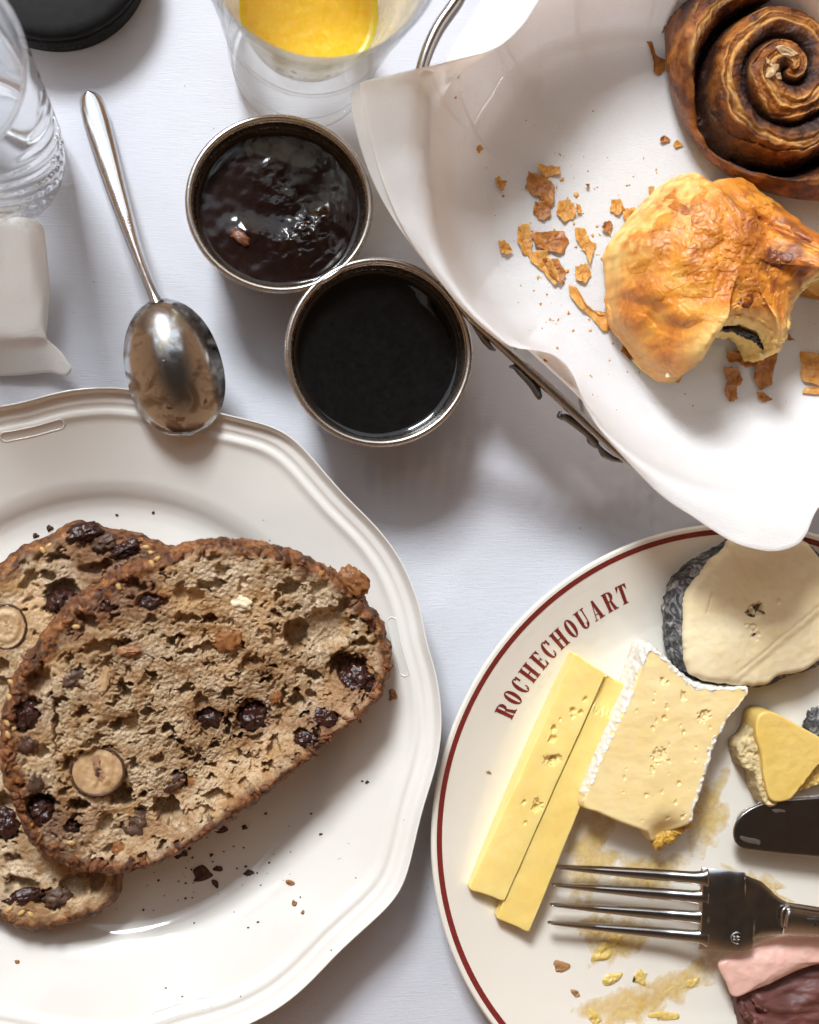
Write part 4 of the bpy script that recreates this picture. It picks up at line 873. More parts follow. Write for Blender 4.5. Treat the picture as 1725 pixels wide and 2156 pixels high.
v, f = scrap(hp + np.array([0.3, 0.2, 0.05]), 0.9, 3.6, 0.35, -0.25, 7, 11); mk('nut_cleft', v, f, M_SKIN, hz)
for k, (x, y, a, b, r, h) in enumerate(((112, 870, 40, 58, 10, 2.6), (1060, 890, 52, 50, 0, 2.8), (1510, 745, 66, 60, 20, 3.4), (1370, 895, 52, 40, 20, 2.4), (1300, 985, 46, 28, 20, 2.2), (882, 885, 44, 38, 0, 1.8), (280, 1350, 36, 22, 0, 2.2), (440, 405, 34, 40, 15, 1.5), (170, 1290, 40, 46, 0, 2.6), (620, 400, 50, 26, 5, 1.3))):
    p = flatz(x, y, -h * 1.0 - 0.5); v, f = blob(p, (a * 0.085, b * 0.085, h), k, 44, 26, 0.4, 1.0, math.radians(-r)); mk('raisin', v, f, M_RAISIN, front)
for k, (x, y, a, b, r, mat, nm, h) in enumerate(((1008, 398, 46, 28, 12, M_ALMOND, 'almond_piece', 1.3), (300, 720, 58, 32, -20, M_CHUNK, 'nut_piece', 1.6), (145, 1148, 40, 48, 10, M_CHUNK, 'nut_piece', 2.0), (572, 1328, 66, 54, 30, M_CHUNK, 'nut_piece', 2.4), (722, 1160, 54, 34, -30, M_SKIN, 'nut_piece', 1.8), (110, 990, 46, 40, 20, M_SKIN, 'nut_piece', 1.8), (950, 545, 52, 50, 0, M_APRICOT, 'apricot_piece', 0.9), (535, 605, 50, 18, 0, M_APRICOT, 'apricot_piece', 1.0), (830, 1150, 34, 44, 0, M_APRICOT, 'apricot_piece', 0.9), (425, 720, 30, 52, 10, M_NUT, 'nut_piece', 0.7), (1160, 790, 22, 30, 0, M_APRICOT, 'apricot_piece', 0.8), (500, 1440, 24, 30, 0, M_APRICOT, 'apricot_piece', 0.8), (690, 360, 14, 16, 0, M_APRICOT, 'apricot_piece', .8), (835, 1010, 20, 14, 0, M_SKIN, 'nut_piece', .8), (620, 1140, 12, 24, 20, M_SKIN, 'nut_piece', .8))):
    p = flatz(x, y, -h * 0.72); v, f = blob(p, (a * 0.079, b * 0.079, h), k + 40, 40, 22, 0.3, 0.7, math.radians(-r)); mk(nm, v, f, mat, front)
p = flatz(1496, 312, -3); v, f = blob(p, (3.4, 5.0, 2.0), 71, 40, 24, 0.35, 1.0, 0.7); mk('apricot_piece', v, f, M_APRICOT, front)
p = flatz(1592, 670, -2.5); v, f = blob(p, (2.8, 3.4, 0.9), 73, 40, 20, 0.35, 1.0, 0.4); mk('crust_flake', v, f, m_plain('toasted_flake', (0.55, 0.28, 0.12), 0.6, 0.2, 0.8, 0.3), front)
rs = np.random.default_rng(21)
def seed_on(bv, root, x, y, k):
    p = on(bv, x, y, 0.15)
    if p is None: return
    v, f = blob(p, (1.25, 0.72, 0.42), 2, 10, 7, 0.05, 0.5, rs.uniform(0, 3.1)); mk('sesame_seed', v, f, M_SEED, root)
for k, (x, y) in enumerate([(48, 735), (36, 770), (42, 800), (30, 905), (52, 930), (34, 955), (300, 1410), (170, 1440), (1395, 880), (1300, 945), (640, 235), (660, 215), (500, 330), (320, 500)]): seed_on(B_F, front, x, y, k)
fl = m_plain('crust_bits', (0.22, 0.080, 0.028), 0.65, 0.35, 0.16, 0.4, 1.0, dark=(0.035, 0.015, 0.009))
QF = catmull(np.array([flatz(x * 2, (y - 1069.5) * 2, 0) for x, y in front_px]), 300)
for k in range(120):                                                       # torn flakes of crust along the edge
    i = rs.integers(0, 300); q = QF[i]; q = q + (q - pF0) * rs.uniform(-0.045, 0.0); h = drop(B_F, q[0], q[1])
    if h is None: continue
    v, f = blob((q[0], q[1], h + 0.1), (rs.uniform(.5, 2.4), rs.uniform(.4, 1.2), rs.uniform(.25, .6)), k, 12, 8, 0.6, 1.4, rs.uniform(0, 3.1)); mk('crust_fragment', v, f, fl, front)

zBk = 20.5
back = thing('bread_slice', 'darker fruit bread slice lying underneath, its top edge burnt black', 'bread', P(100, 1500, 6), 'slices of fruit bread')
holesB = [(240, 210, 45, 18, 0, 5), (400, 252, 70, 26, -15, 5), (120, 302, 26, 46, 30, 4), (265, 370, 70, 66, 0, 6), (205, 292, 30, 16, 0, 4), (20, 740, 30, 22, 0, 4), (170, 215, 16, 18, 0, 3), (100, 1590, 60, 30, 10, 5), (60, 1480, 30, 16, 0, 4), (200, 1650, 60, 36, 0, 5), (30, 1350, 50, 40, 0, 7), (20, 1250, 40, 40, 0, 6), (310, 1600, 60, 50, 0, 5), (400, 1570, 40, 50, 0, 5)]
V, F, crust, ed, xy = slice_mesh(back_px, lambda x, y, t: zBk + 0 * x, zBk - 2, 14.8, holesB, 900, 9, 520, 150)
burn = np.exp(-(np.linalg.norm(xy - P(200, 1125, zBk)[:2], axis=1) / 13) ** 2) + np.exp(-(np.linalg.norm(xy - P(240, 1245, zBk)[:2], axis=1) / 9) ** 2)
bk_o = mk('crumb', V, F, M_BREAD, back, attrs={'crust': crust, 'stain': np.clip(burn, 0, 1)})
B_B = bvh_of(bk_o)
for k, (x, y, a, b, h, mat, nm) in enumerate(((258, 395, 60, 44, 3.0, M_RAISIN, 'raisin'), (350, 112, 66, 40, 3.0, M_RAISIN, 'raisin'), (440, 150, 52, 34, 2.6, M_CHUNK, 'nut_piece'), (520, 175, 70, 34, 2.6, M_RAISIN, 'raisin'), (570, 255, 90, 40, 2.4, M_RAISIN, 'raisin'), (100, 1640, 70, 30, 1.6, M_RAISIN, 'raisin'), (20, 1330, 50, 60, 2, M_RAISIN, 'raisin'), (240, 1640, 50, 40, 1.6, M_CHUNK, 'nut_piece'))):
    p = P(*cc(x, y), zBk); p[2] += -h * 0.35; v, f = blob(p, (a * .079, b * .079, h), k + 80, 30, 18, 0.4, 1.3, 0.3); mk(nm, v, f, mat, back)
hp = P(*cc(26, 500), zBk + 0.4); rows = []
for k in np.linspace(0.02, 1, 20):
    r = 5.6 * k; x, y = r * np.cos(a_), r * np.sin(a_) * 1.15; rows.append(np.column_stack([hp[0] + x, hp[1] + y, hp[2] + 0.4 * (1 - k ** 6) + 0.35 * np.sin(r * 2.4) * k + 0.2 * fbm(np.stack([x, y, 0 * x], 1), 2)]))
rows.append(rows[-1] + np.array([0, 0, -4.0])); hz = mk('halved_hazelnut', np.vstack(rows), quads(len(rows), 64), M_NUT, back)
rp = np.column_stack([hp[0] + 5.65 * np.cos(a_), hp[1] + 6.5 * np.sin(a_), np.full(64, hp[2])]); v, f = tube(np.vstack([rp, rp[:2]]), 0.4, 8, False); mk('nut_skin', v, f, M_SKIN, hz)
v, f = scrap(hp + np.array([0.2, 0.0, -0.1]), 2.0, 3.0, 0.5, 0.3, 14, 11); mk('nut_core', v, f, M_CORE, hz)
for k, (x, y) in enumerate([(205, 160), (180, 178), (490, 265), (615, 165), (640, 190), (625, 212), (40, 1690), (90, 1705), (130, 1712)]): seed_on(B_B, back, x, y, k)
# ------------------------------------------------------------------ pastries
def m_pastry(name, stops, sc=0.12, fine=0.9, rough=0.38, sss=0.2, attr=None, attr_stops=None, brown=None):
    s = NT(name); a = s.noise(sc, 5, 0.6, 0.7); col = s.ramp(a, stops)
    col = s.mix(s.ramp(s.noise(fine, 4, 0.6), [(0.50, (0, 0, 0)), (0.75, (0.5,) * 3)]), col, stops[-1][1])
    if brown: col = s.mix(s.attr('brown'), col, brown)
    if attr: col = s.mix(s.attr(attr), col, attr_stops)
    s.set(Base_Color=col, Roughness=s.ramp(s.noise(0.5, 3), [(0.35, (rough - .1,) * 3), (0.7, (rough + .18,) * 3)])); s.b.inputs['Specular IOR Level'].default_value = 0.5
    s.sss(sss, 2.5, (1, .5, .2)); s.bump(s.noise(0.7, 5, .6, 0.8), 0.30, 0.6); return s.m
# ---- bitten chocolate pastry
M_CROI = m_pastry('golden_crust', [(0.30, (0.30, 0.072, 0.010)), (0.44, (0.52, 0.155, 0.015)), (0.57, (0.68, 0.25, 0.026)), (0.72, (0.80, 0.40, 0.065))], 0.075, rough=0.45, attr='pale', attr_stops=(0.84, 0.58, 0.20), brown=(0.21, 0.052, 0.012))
M_CROI_B = M_CROI
cro = [(1290, 590), (1287, 540), (1300, 505), (1330, 470), (1365, 430), (1400, 395), (1430, 368), (1470, 349), (1500, 355), (1530, 365), (1560, 355), (1590, 357), (1620, 375), (1660, 410), (1700, 450), (1725, 478), (1790, 520), (1870, 560), (1890, 620), (1820, 620), (1760, 584), (1725, 578), (1702, 588), (1680, 612), (1660, 645), (1645, 680), (1636, 715), (1618, 745), (1605, 750), (1600, 725), (1575, 703), (1545, 694), (1510, 692), (1480, 700), (1455, 715), (1440, 735), (1430, 765), (1415, 795), (1395, 798), (1370, 780), (1345, 750), (1310, 705), (1292, 680), (1288, 640)]
zc0 = 7.0
O = PS([(x, y, float(np.clip(24 - 0.045 * ((1500 - x) * 0.75 + (y - 560) * 0.65), 9, 28))) for x, y in cro]); cC = P(1520, 560, 22)
Oc = catmull(O[:, :2], 260); jg = 0.35 * fbm(np.column_stack([Oc / 2.6, np.zeros(260)]), 3); dr = (Oc - cC[:2]) / np.linalg.norm(Oc - cC[:2], axis=1)[:, None]; Oc = Oc + dr * jg[:, None]
crease1 = catmull(PS([(1500, 352, 30), (1540, 410, 34), (1585, 455, 34), (1640, 500, 32), (1700, 560, 28)]), 40, False)[:, :2]
crease2 = catmull(PS([(1290, 592, 24), (1330, 625, 30), (1375, 645, 32), (1400, 675, 32), (1420, 700, 28)]), 40, False)[:, :2]
bite = catmull(PS([(1440, 750, 24), (1455, 718, 24), (1510, 692, 24), (1570, 700, 24), (1605, 735, 24), (1640, 690, 24), (1680, 612, 24), (1725, 580, 24)]), 50, False)[:, :2]
spine = catmull(PS([(1580, 520, 24), (1650, 525, 24), (1720, 530, 24), (1800, 560, 24), (1870, 590, 24)]), 30, False)[:, :2]
def croz(x, y, t):
    xy = np.column_stack([x, y]); n0 = np.zeros(len(x)); d1, d2, db = polydist(xy, crease1), polydist(xy, crease2), polydist(xy, bite)
    z = zc0 + 11 + 23 * np.clip(1 - t ** 2.6, 0, 1) ** 0.62
    z -= 4.0 * np.exp(-(d1 / 1.6) ** 2) + 3.6 * np.exp(-(d2 / 1.5) ** 2)
    s1 = (x - np.interp(y, crease1[::-1, 1], crease1[::-1, 0])); z -= 3.5 * sstep(0, 3, s1) * (y > crease1[-1, 1])
    z -= 3.0 * sstep(0, 2.5, np.interp(x, crease2[:, 0], crease2[:, 1]) - y) * (x < crease2[-1, 0])
    z += 6.5 * np.exp(-(polydist(xy, spine) / 11.0) ** 2) * sstep(spine[0, 0], spine[0, 0] + 16, x)
    z += 9.0 * np.exp(-(db / 7.0) ** 2)                       # the bitten side stays tall
    ter = fbm(np.column_stack([xy / 11, n0]) + 8, 4); q3 = 2.6 * fbm(np.column_stack([xy / 9, n0]) + 3, 4); st3 = np.floor(q3) + sstep(0.0, 0.15, q3 - np.floor(q3)); z += 1.0 * ter + 0.34 * st3 + 0.10 * fbm(np.column_stack([xy / 2.0, n0]), 2)
    return z
V, F, ed, t = star(Oc, croz, lambda x, y, t: zc0 + 0 * x, nseg=420, ntop=120, edge=1.6, nedge=6, nside=14, bulge=0.8, center=cC)
db = polydist(V[:, :2], bite); d_left = polydist(V[:, :2], catmull(PS([(1300, 520, 24), (1345, 465, 26), (1400, 415, 26), (1450, 372, 26)]), 30, False)[:, :2])
pale = np.clip(1.0 * np.exp(-(db / 3.6) ** 2) + 0.8 * np.exp(-(d_left / 9) ** 2) * (0.6 + 0.9 * fbm(V / 4.0, 3)) + 0.35 * np.exp(-(ed / 1.2) ** 2), 0, 1)
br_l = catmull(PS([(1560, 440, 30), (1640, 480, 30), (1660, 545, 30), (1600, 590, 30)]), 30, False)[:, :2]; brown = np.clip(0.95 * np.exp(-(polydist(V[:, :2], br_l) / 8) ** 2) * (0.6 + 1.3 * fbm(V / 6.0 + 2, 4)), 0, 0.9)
nn = vnormals(V, F); rag = np.exp(-(db / 3.5) ** 2) * (np.arange(len(V)) > 420 * 112); strat = np.sin(V[:, 2] * 2.6 + 2.5 * fbm(V / 6.0, 3))
V = V + nn * (rag * (0.55 * strat + 1.3 * fbm(V / 2.2 + 4, 3)))[:, None]
croiss = thing('chocolate_pastry', 'golden bitten chocolate pastry in front of the spiral roll', 'pastry', P(1500, 560, 7))
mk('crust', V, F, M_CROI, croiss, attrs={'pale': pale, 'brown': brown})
M_CHOC = m_plain('chocolate', (0.020, 0.014, 0.013), 0.35, 0.3, 0.8, 0.4)
M_DOUGH = m_plain('pale_dough', (0.86, 0.70, 0.40), 0.6, 0.1, 0.6, 0.6, 1.0, (0.3, 2, (1, .7, .4)))
M_BROWN = m_plain('browned_patch', (0.20, 0.05, 0.014), 0.35, 0.3, 0.6, 0.3, 1.2)
def jaggy(ptsA, z, r, seed, wob=0.35): 
    p = catmull(PS([(a, b, z) for a, b in ptsA]), 26, False); p = p + RNG.normal(size=p.shape) * 0.22
    rad = r * (0.55 + 0.7 * np.abs(noise(np.column_stack([np.linspace(0, 9, 26), np.full(26, seed), np.zeros(26)])))) * np.sin(np.linspace(0.12, math.pi - 0.12, 26)) ** 0.5
    return tube(p, rad, 9, True, 1.0, 1.6)
for k, (pts, z, r) in enumerate((([(1497, 698), (1520, 692), (1545, 693), (1570, 699), (1592, 708)], 26, 1.5), ([(1545, 695), (1572, 702), (1596, 716), (1606, 735)], 24, 1.5), ([(1644, 662), (1652, 646), (1660, 632)], 25, 1.2))):
    v, f = jaggy(pts, z, r, k); mk('chocolate_stick', v, f, M_CHOC, croiss)
for k, (pts, z, r) in enumerate((([(1600, 742), (1612, 748), (1622, 735), (1634, 712), (1645, 680)], 24, 1.4), ([(1440, 735), (1456, 714), (1480, 700), (1500, 694)], 25, 1.3), ([(1660, 650), (1680, 615), (1705, 590), (1740, 580)], 25, 1.5), ([(1404, 796), (1425, 775), (1436, 752)], 22, 1.4))):
    v, f = jaggy(pts, z, r, k + 9); mk('torn_dough', v, f, M_DOUGH, croiss)
B_CR = bvh_of(bpy.data.objects['crust'])
def patch(bv, root, px, py, a, b, rot, mat, name, seed, th=0.35):
    """a flake stuck to a surface: irregular outline laid onto it"""
    h, n_ = hit(bv, px, py)
    if h is None: return
    r_ = np.random.default_rng(seed); aa = np.sort(np.linspace(0, 2 * math.pi, 9, endpoint=False) + r_.uniform(-.3, .3, 9)); kk = r_.uniform(.6, 1.15, 9)
    pg = np.stack([h[0] + kk * (a * np.cos(aa) * math.cos(rot) - b * np.sin(aa) * math.sin(rot)), h[1] + kk * (a * np.cos(aa) * math.sin(rot) + b * np.sin(aa) * math.cos(rot))], 1)
    pg = np.vstack([pg, pg[:1]]); o = np.vstack([pg[q] + (pg[q + 1] - pg[q]) * w_ for q in range(9) for w_ in (0, .3, .6)])
    def zf(x, y, t): return np.array([(drop(bv, xx, yy) or h[2]) - 0.12 for xx, yy in zip(np.atleast_1d(x), np.atleast_1d(y))])
    v, f = sheet(o, zf, th, 6, 36); return mk(name, v, f, mat, root)
patch(B_CR, croiss, 1640, 545, 5.0, 3.4, -0.5, M_BROWN, 'browned_patch', 1, 0.2)
patch(B_CR, croiss, 1572, 632, 3.0, 2.2, 0.6, M_BROWN, 'browned_patch', 2, 0.2)
M_CROI2 = m_pastry('browned_layer', [(0.32, (0.22, 0.055, 0.010)), (0.5, (0.38, 0.115, 0.016)), (0.7, (0.56, 0.22, 0.035))], 0.2)
M_FLK = m_pastry('flaky_layer', [(0.32, (0.36, 0.10, 0.014)), (0.5, (0.54, 0.19, 0.026)), (0.7, (0.70, 0.33, 0.06))], 0.2)
for k, (x, y, a, b, r) in enumerate(((1450, 560, 5, 3, .3), (1480, 610, 6, 3.6, -.4), (1420, 590, 4, 3, .8), (1530, 560, 4, 2.5, 0), (1500, 500, 4.5, 2.8, .5), (1590, 600, 4, 2.4, -.2), (1380, 620, 3.2, 2, -.6), (1650, 480, 4, 2.0, -.7), (1560, 500, 3.0, 2.2, .2), (1350, 560, 3, 2.4, .9), (1400, 470, 4, 2.6, .8), (1610, 420, 3.6, 1.8, -.7))):
    patch(B_CR, croiss, x, y, a, b, r, M_CROI, 'pastry_layer', k + 5, 0.22)
rq = np.random.default_rng(33)
for k in range(18):
    patch(B_CR, croiss, rq.uniform(1330, 1680), rq.uniform(400, 690), rq.uniform(1.5, 4.5), rq.uniform(1.0, 2.6), rq.uniform(-.9, .9), (M_CROI, M_FLK)[k % 2], 'pastry_layer', k + 90, 0.2)
v, f, e_, t_ = star(PS([(1345, 752, 14), (1400, 770, 14), (1440, 745, 16), (1452, 770, 14), (1430, 800, 12), (1398, 803, 10), (1365, 785, 10)]), lambda x, y, t: 15 - 4 * t + 0.6 * fbm(np.column_stack([x, y, 0 * x]) / 3, 3), 6.5, nseg=60, ntop=14, edge=1.0)
mk('torn_end', v, f, m_plain('light_crust', (0.80, 0.50, 0.13), 0.45, 0.15, 0.4, 0.5, 0.8, (0.3, 2, (1, .6, .3))), croiss)

# ---- spiral roll
def m_snail():
    s = NT('cinnamon_spiral'); g = s.attr('groove'); a = s.noise(0.13, 5, 0.65, 0.8)
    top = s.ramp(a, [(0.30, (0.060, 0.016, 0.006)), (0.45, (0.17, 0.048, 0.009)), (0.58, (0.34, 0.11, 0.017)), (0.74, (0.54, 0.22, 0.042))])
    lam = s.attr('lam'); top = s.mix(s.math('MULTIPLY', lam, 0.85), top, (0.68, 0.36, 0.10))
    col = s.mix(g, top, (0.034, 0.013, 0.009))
    s.set(Base_Color=col, Roughness=s.ramp(s.noise(0.3, 4), [(0.4, (0.16,) * 3), (0.6, (0.42,) * 3)])); s.b.inputs['Specular IOR Level'].default_value = 0.4
    n = s.bump(s.noise(1.5, 5, .7), 0.55, 0.8); s.bump(s.noise(0.4, 4), 0.6, 0.4, n); return s.m
M_SNAIL = m_snail()
sc_ = P(1662, 150, 30); sn_px = []
for d_ in range(0, 360, 15):
    a = math.radians(d_); r = 262 + 0 * d_
    sn_px.append((1700 + 292 * math.cos(a), 125 - 288 * math.sin(a)))
O = PS([(x, y, float(np.clip(18 - 0.035 * ((1700 - x) * 0.75 + (y - 125) * 0.65), 9, 27))) for x, y in sn_px]); cS = P(1655, 148, 30)
PITCH = 21.0
def snail_fields(x, y):
    n0 = np.zeros(len(x)); wob = fbm(np.column_stack([x / 16, y / 16, n0]) + 4, 3)
    dx, dy = x - cS[0], (y - cS[1]); r = np.hypot(dx, dy) + 0.9 * wob; ph = (np.arctan2(dy, dx) - math.pi) % (2 * math.pi)
    g = np.where(r < 24.0, 3 + (r - 24.0) / 11.5, 3 + (r - 24.0) / 14.5); u = g - ph / (2 * math.pi); k = u - np.floor(u)
    pit = np.where(r < 24.0, 11.5, 14.5); main = sstep(19, 24, r)          # the outer gap is the deep one
    dg = np.minimum(k, 1 - k) * pit; gap = np.exp(-(dg / (0.9 + 1.3 * main)) ** 2)
    return r, ph, u, k, gap, np.sin(math.pi * k) ** 0.55, main, pit
def snz(x, y, t):
    r, ph, u, k, gap, rg, main, pit = snail_fields(x, y); n0 = np.zeros(len(x))
    z = 9 + 19 * np.clip(1 - (r / 58) ** 6, 0, 1) + 6.0 * np.exp(-(r / 19) ** 2) + (2.0 + 1.6 * main) * (rg - 1) - (2.2 + 5.5 * main) * gap
    z -= (1.5 + 5.0 * main) * (1 - sstep(0.0, 0.42, k))
    fw = fbm(np.column_stack([x / 9, y / 9, n0]), 4); q = k * pit
    z += (0.55 * np.sin(q * 1.9 + 3.0 * fw) + 0.22 * np.sin(q * 4.3 + 6 * fw)) * sstep(0.3, 0.5, k) + 0.6 * fbm(np.column_stack([x / 5, y / 5, n0]) + 12, 4) + 0.16 * fbm(np.column_stack([x, y, n0]) / 1.1, 3)
    return z
V, F, ed, t = star(O, snz, lambda x, y, t: 6.2 + 0 * x, nseg=440, ntop=190, edge=2.5, nedge=6, nside=8, bulge=2.0, center=cS)
r, ph, u, k, gap, rg, main, pit = snail_fields(V[:, 0], V[:, 1])
tp_ = np.arange(len(V)) < 440 * 194
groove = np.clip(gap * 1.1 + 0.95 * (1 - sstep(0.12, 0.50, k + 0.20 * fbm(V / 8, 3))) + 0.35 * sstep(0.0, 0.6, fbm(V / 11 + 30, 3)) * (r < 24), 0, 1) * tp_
fw = fbm(np.column_stack([V[:, 0] / 9, V[:, 1] / 9, np.zeros(len(V))]), 4)
lam = np.clip(np.maximum(np.exp(-((k - 0.47 - 0.06 * fbm(V / 7 + 3, 2)) / 0.055) ** 2), sstep(0.35, 0.95, np.sin(k * pit * 1.9 + 3.0 * fw)) * sstep(0.5, 0.65, k) * np.clip(0.45 + 1.5 * fbm(V / 10 + 9, 3), 0, 1)), 0, 1) * tp_
snail = thing('spiral_roll', 'dark glazed spiral roll with chocolate between its coils', 'pastry', P(1668, 140, 6))
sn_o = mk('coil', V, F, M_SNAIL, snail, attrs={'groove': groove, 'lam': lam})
B_SN = bvh_of(sn_o)
M_FLAKE2 = m_plain('pale_flake', (0.56, 0.38, 0.20), 0.4, 0.15, 0.6, 0.3)
for k_, (x, y, a, b, r_) in enumerate(((1660, 108, 4.2, 1.6, -.3), (1628, 150, 3.0, 1.4, .9), (1640, 160, 2.2, 1.4, .2), (1618, 130, 2.0, .7, -.8))): patch(B_SN, snail, x, y, a, b, r_, M_FLAKE2, 'loose_flake', 60 + k_, 0.5)

# ------------------------------------------------------------------ flakes scattered on the napkin
M_FLAKE = m_pastry('flake', [(0.32, (0.42, 0.12, 0.016)), (0.48, (0.62, 0.24, 0.04)), (0.70, (0.76, 0.40, 0.10))], 0.3, 1.4, 0.5, 0.3)
M_FLAKED = m_pastry('dark_flake', [(0.32, (0.20, 0.048, 0.010)), (0.5, (0.36, 0.12, 0.02)), (0.70, (0.55, 0.23, 0.05))], 0.25, 1.2, 0.45, 0.15)
def flake(poly, label, mat=None, lift=0.35, curl=1.3, th=0.16, group='pastry flakes on the basket napkin'):
    H = []
    for x, y in poly:
        h, n_ = hit(B_NAP, x, y); H.append(h if h is not None else P(x, y, 8))
    H = np.array(H); A = np.column_stack([H[:, :2], np.ones(len(H))]); pl = np.linalg.lstsq(A, H[:, 2], rcond=None)[0]; sd = len(bpy.data.objects)
    Hc = np.vstack([H[:, :2], H[:1, :2]]); ss = np.concatenate([[0], np.cumsum(np.linalg.norm(np.diff(Hc, axis=0), axis=1))]); qq = np.linspace(0, ss[-1], 44, endpoint=False); Oc = np.stack([np.interp(qq, ss, Hc[:, 0]), np.interp(qq, ss, Hc[:, 1])], 1); cc_ = Oc.mean(0); d = Oc - cc_; L_ = np.linalg.norm(d, axis=1)[:, None]
    Oc = Oc + d / L_ * (0.5 * fbm(np.column_stack([Oc / 1.3, np.zeros(44)]) + sd, 3))[:, None] * np.minimum(1, L_ / 2)
    def zf(x, y, t): return pl[0] * x + pl[1] * y + pl[2] + lift + curl * t ** 2 * (0.5 + 0.9 * noise(np.column_stack([x / 4, y / 4, np.full(len(x), sd * .37)]))) + 0.35 * fbm(np.column_stack([x / 1.6, y / 1.6, np.zeros(len(x))]) + sd, 3)
    v, f = sheet(Oc, zf, th, 9, 56); return tag(mk('pastry_flake', v, f, mat or M_FLAKE), label, 'flake', group)
Q = [
 ([(1112, 362), (1150, 376), (1166, 388), (1166, 420), (1160, 440), (1140, 420), (1122, 410), (1104, 396)], 'large square brown flake, topmost of the scattered flakes left of the pastry', M_FLAKED),
 ([(1130, 345), (1150, 350), (1178, 352), (1180, 366), (1150, 374), (1132, 364)], 'pale strip of flake lying over the large square flake', None),
 ([(1125, 425), (1158, 425), (1160, 450), (1142, 468), (1122, 450)], 'dark flake tucked under the large square flake', M_FLAKED),
 ([(1175, 425), (1200, 422), (1212, 440), (1206, 462), (1185, 470), (1170, 450)], 'round ragged flake right of the square flake', None),
 ([(1212, 428), (1220, 432), (1224, 450), (1214, 452)], 'small thin flake beside the round ragged flake', None),
 ([(1042, 378), (1050, 372), (1056, 380), (1068, 382), (1062, 392), (1058, 404), (1050, 396), (1044, 388)], 'tiny star-shaped flake lying out on the napkin slope', None),
 ([(1090, 478), (1110, 470), (1120, 500), (1118, 545), (1100, 535), (1088, 510)], 'upright pale flake, left end of the big flake heap', None),
 ([(1118, 490), (1150, 488), (1185, 486), (1198, 510), (1185, 535), (1150, 530), (1125, 520)], 'broad crinkled flake on top of the big flake heap', M_FLAKED),
 ([(1110, 530), (1150, 528), (1165, 560), (1180, 590), (1165, 602), (1140, 570), (1118, 552)], 'brown flake, lower end of the big flake heap', None),
 ([(1140, 545), (1175, 545), (1190, 580), (1178, 600), (1158, 580)], 'reddish flake half under the big flake heap', M_FLAKED),
 ([(1048, 508), (1064, 508), (1078, 530), (1072, 538), (1054, 534)], 'small leaf-shaped flake left of the big flake heap', None),
 ([(1208, 480), (1230, 482), (1240, 505), (1256, 515), (1246, 535), (1240, 560), (1230, 530), (1212, 505)], 'long tapering flake between flake heap and pastry', None),
 ([(1268, 470), (1282, 464), (1290, 475), (1284, 494), (1272, 490), (1264, 480)], 'compact dark crumb alone above the tapering flake', M_FLAKED),
 ([(1210, 560), (1235, 556), (1245, 580), (1230, 598), (1212, 590)], 'pale flake with torn edge below the tapering flake', None),
 ([(1195, 600), (1212, 605), (1230, 640), (1262, 665), (1290, 660), (1290, 690), (1270, 700), (1245, 670), (1215, 645), (1200, 625)], 'long curved strip of flake reaching to the pastry', None),
 ([(1285, 422), (1305, 420), (1315, 440), (1300, 455), (1284, 445)], 'pale translucent flake left of the pastry top', None),
 ([(1308, 440), (1335, 438), (1350, 455), (1330, 470), (1312, 462)], 'ragged flake touching the pastry on its upper side', None),
 ([(1345, 440), (1362, 436), (1364, 450), (1350, 458)], 'little flake against the upper side of the pastry', None),
 ([(1364, 395), (1376, 392), (1378, 425), (1366, 430)], 'faint pale flake standing by the pastry top', None),
 ([(1360, 88), (1372, 90), (1380, 118), (1398, 128), (1400, 150), (1385, 160), (1374, 152), (1372, 120)], 'brown splinter lying beside the spiral roll', M_FLAKED),
 ([(1388, 290), (1400, 286), (1412, 298), (1390, 302)], 'first of two small crumbs below the spiral roll, dark brown', M_FLAKED),
 ([(1416, 302), (1426, 296), (1438, 308), (1420, 312)], 'second of two small crumbs below the spiral roll, paler', None),
 ([(1320, 712), (1340, 715), (1338, 740), (1326, 762), (1306, 740)], 'brown flake at the lower left foot of the pastry', M_FLAKED),
 ([(1430, 752), (1448, 742), (1444, 770), (1428, 808), (1412, 795)], 'upright brown flake under the torn end of the pastry', None),
 ([(1530, 742), (1570, 735), (1605, 745), (1610, 768), (1570, 775), (1548, 762), (1532, 765)], 'brown flake under the bite of the pastry', M_FLAKED),
 ([(1600, 745), (1640, 720), (1632, 760), (1622, 810), (1600, 822), (1582, 800), (1590, 770)], 'large dark flake, tallest of those below the bite', M_FLAKED),
 ([(1520, 775), (1548, 772), (1565, 800), (1550, 815), (1525, 800)], 'dark square flake left of the tallest below the bite', M_FLAKED),
 ([(1528, 805), (1548, 815), (1552, 840), (1536, 848), (1524, 825)], 'narrow dark flake, lowest of those below the bite', M_FLAKED),
 ([(1590, 826), (1606, 826), (1628, 842), (1610, 848), (1594, 842)], 'small flat flake below the large dark flake', M_FLAKED),
 ([(1650, 706), (1660, 704), (1672, 716), (1656, 718)], 'tiny triangular flake right of the bite', M_FLAKED),
 ([(1684, 740), (1725, 745), (1770, 750), (1770, 815), (1725, 812), (1700, 808), (1684, 800)], 'broad golden flake cut by the edge of the picture', None),
 ([(1690, 815), (1725, 815), (1760, 820), (1740, 832), (1688, 828)], 'thin strip of flake below the broad golden one', None),
 ([(1004, 308), (1012, 304), (1016, 316), (1008, 324), (1002, 318)], 'small orange flake alone high on the napkin slope', None),
 ([(1230, 390), (1240, 388), (1238, 398)], 'tiny triangular flake above the pastry and crumbs', M_FLAKED),
]
for p_, lab, mt in Q: flake(p_, lab, mt)
cv, cf = [], []
rc = np.random.default_rng(8)
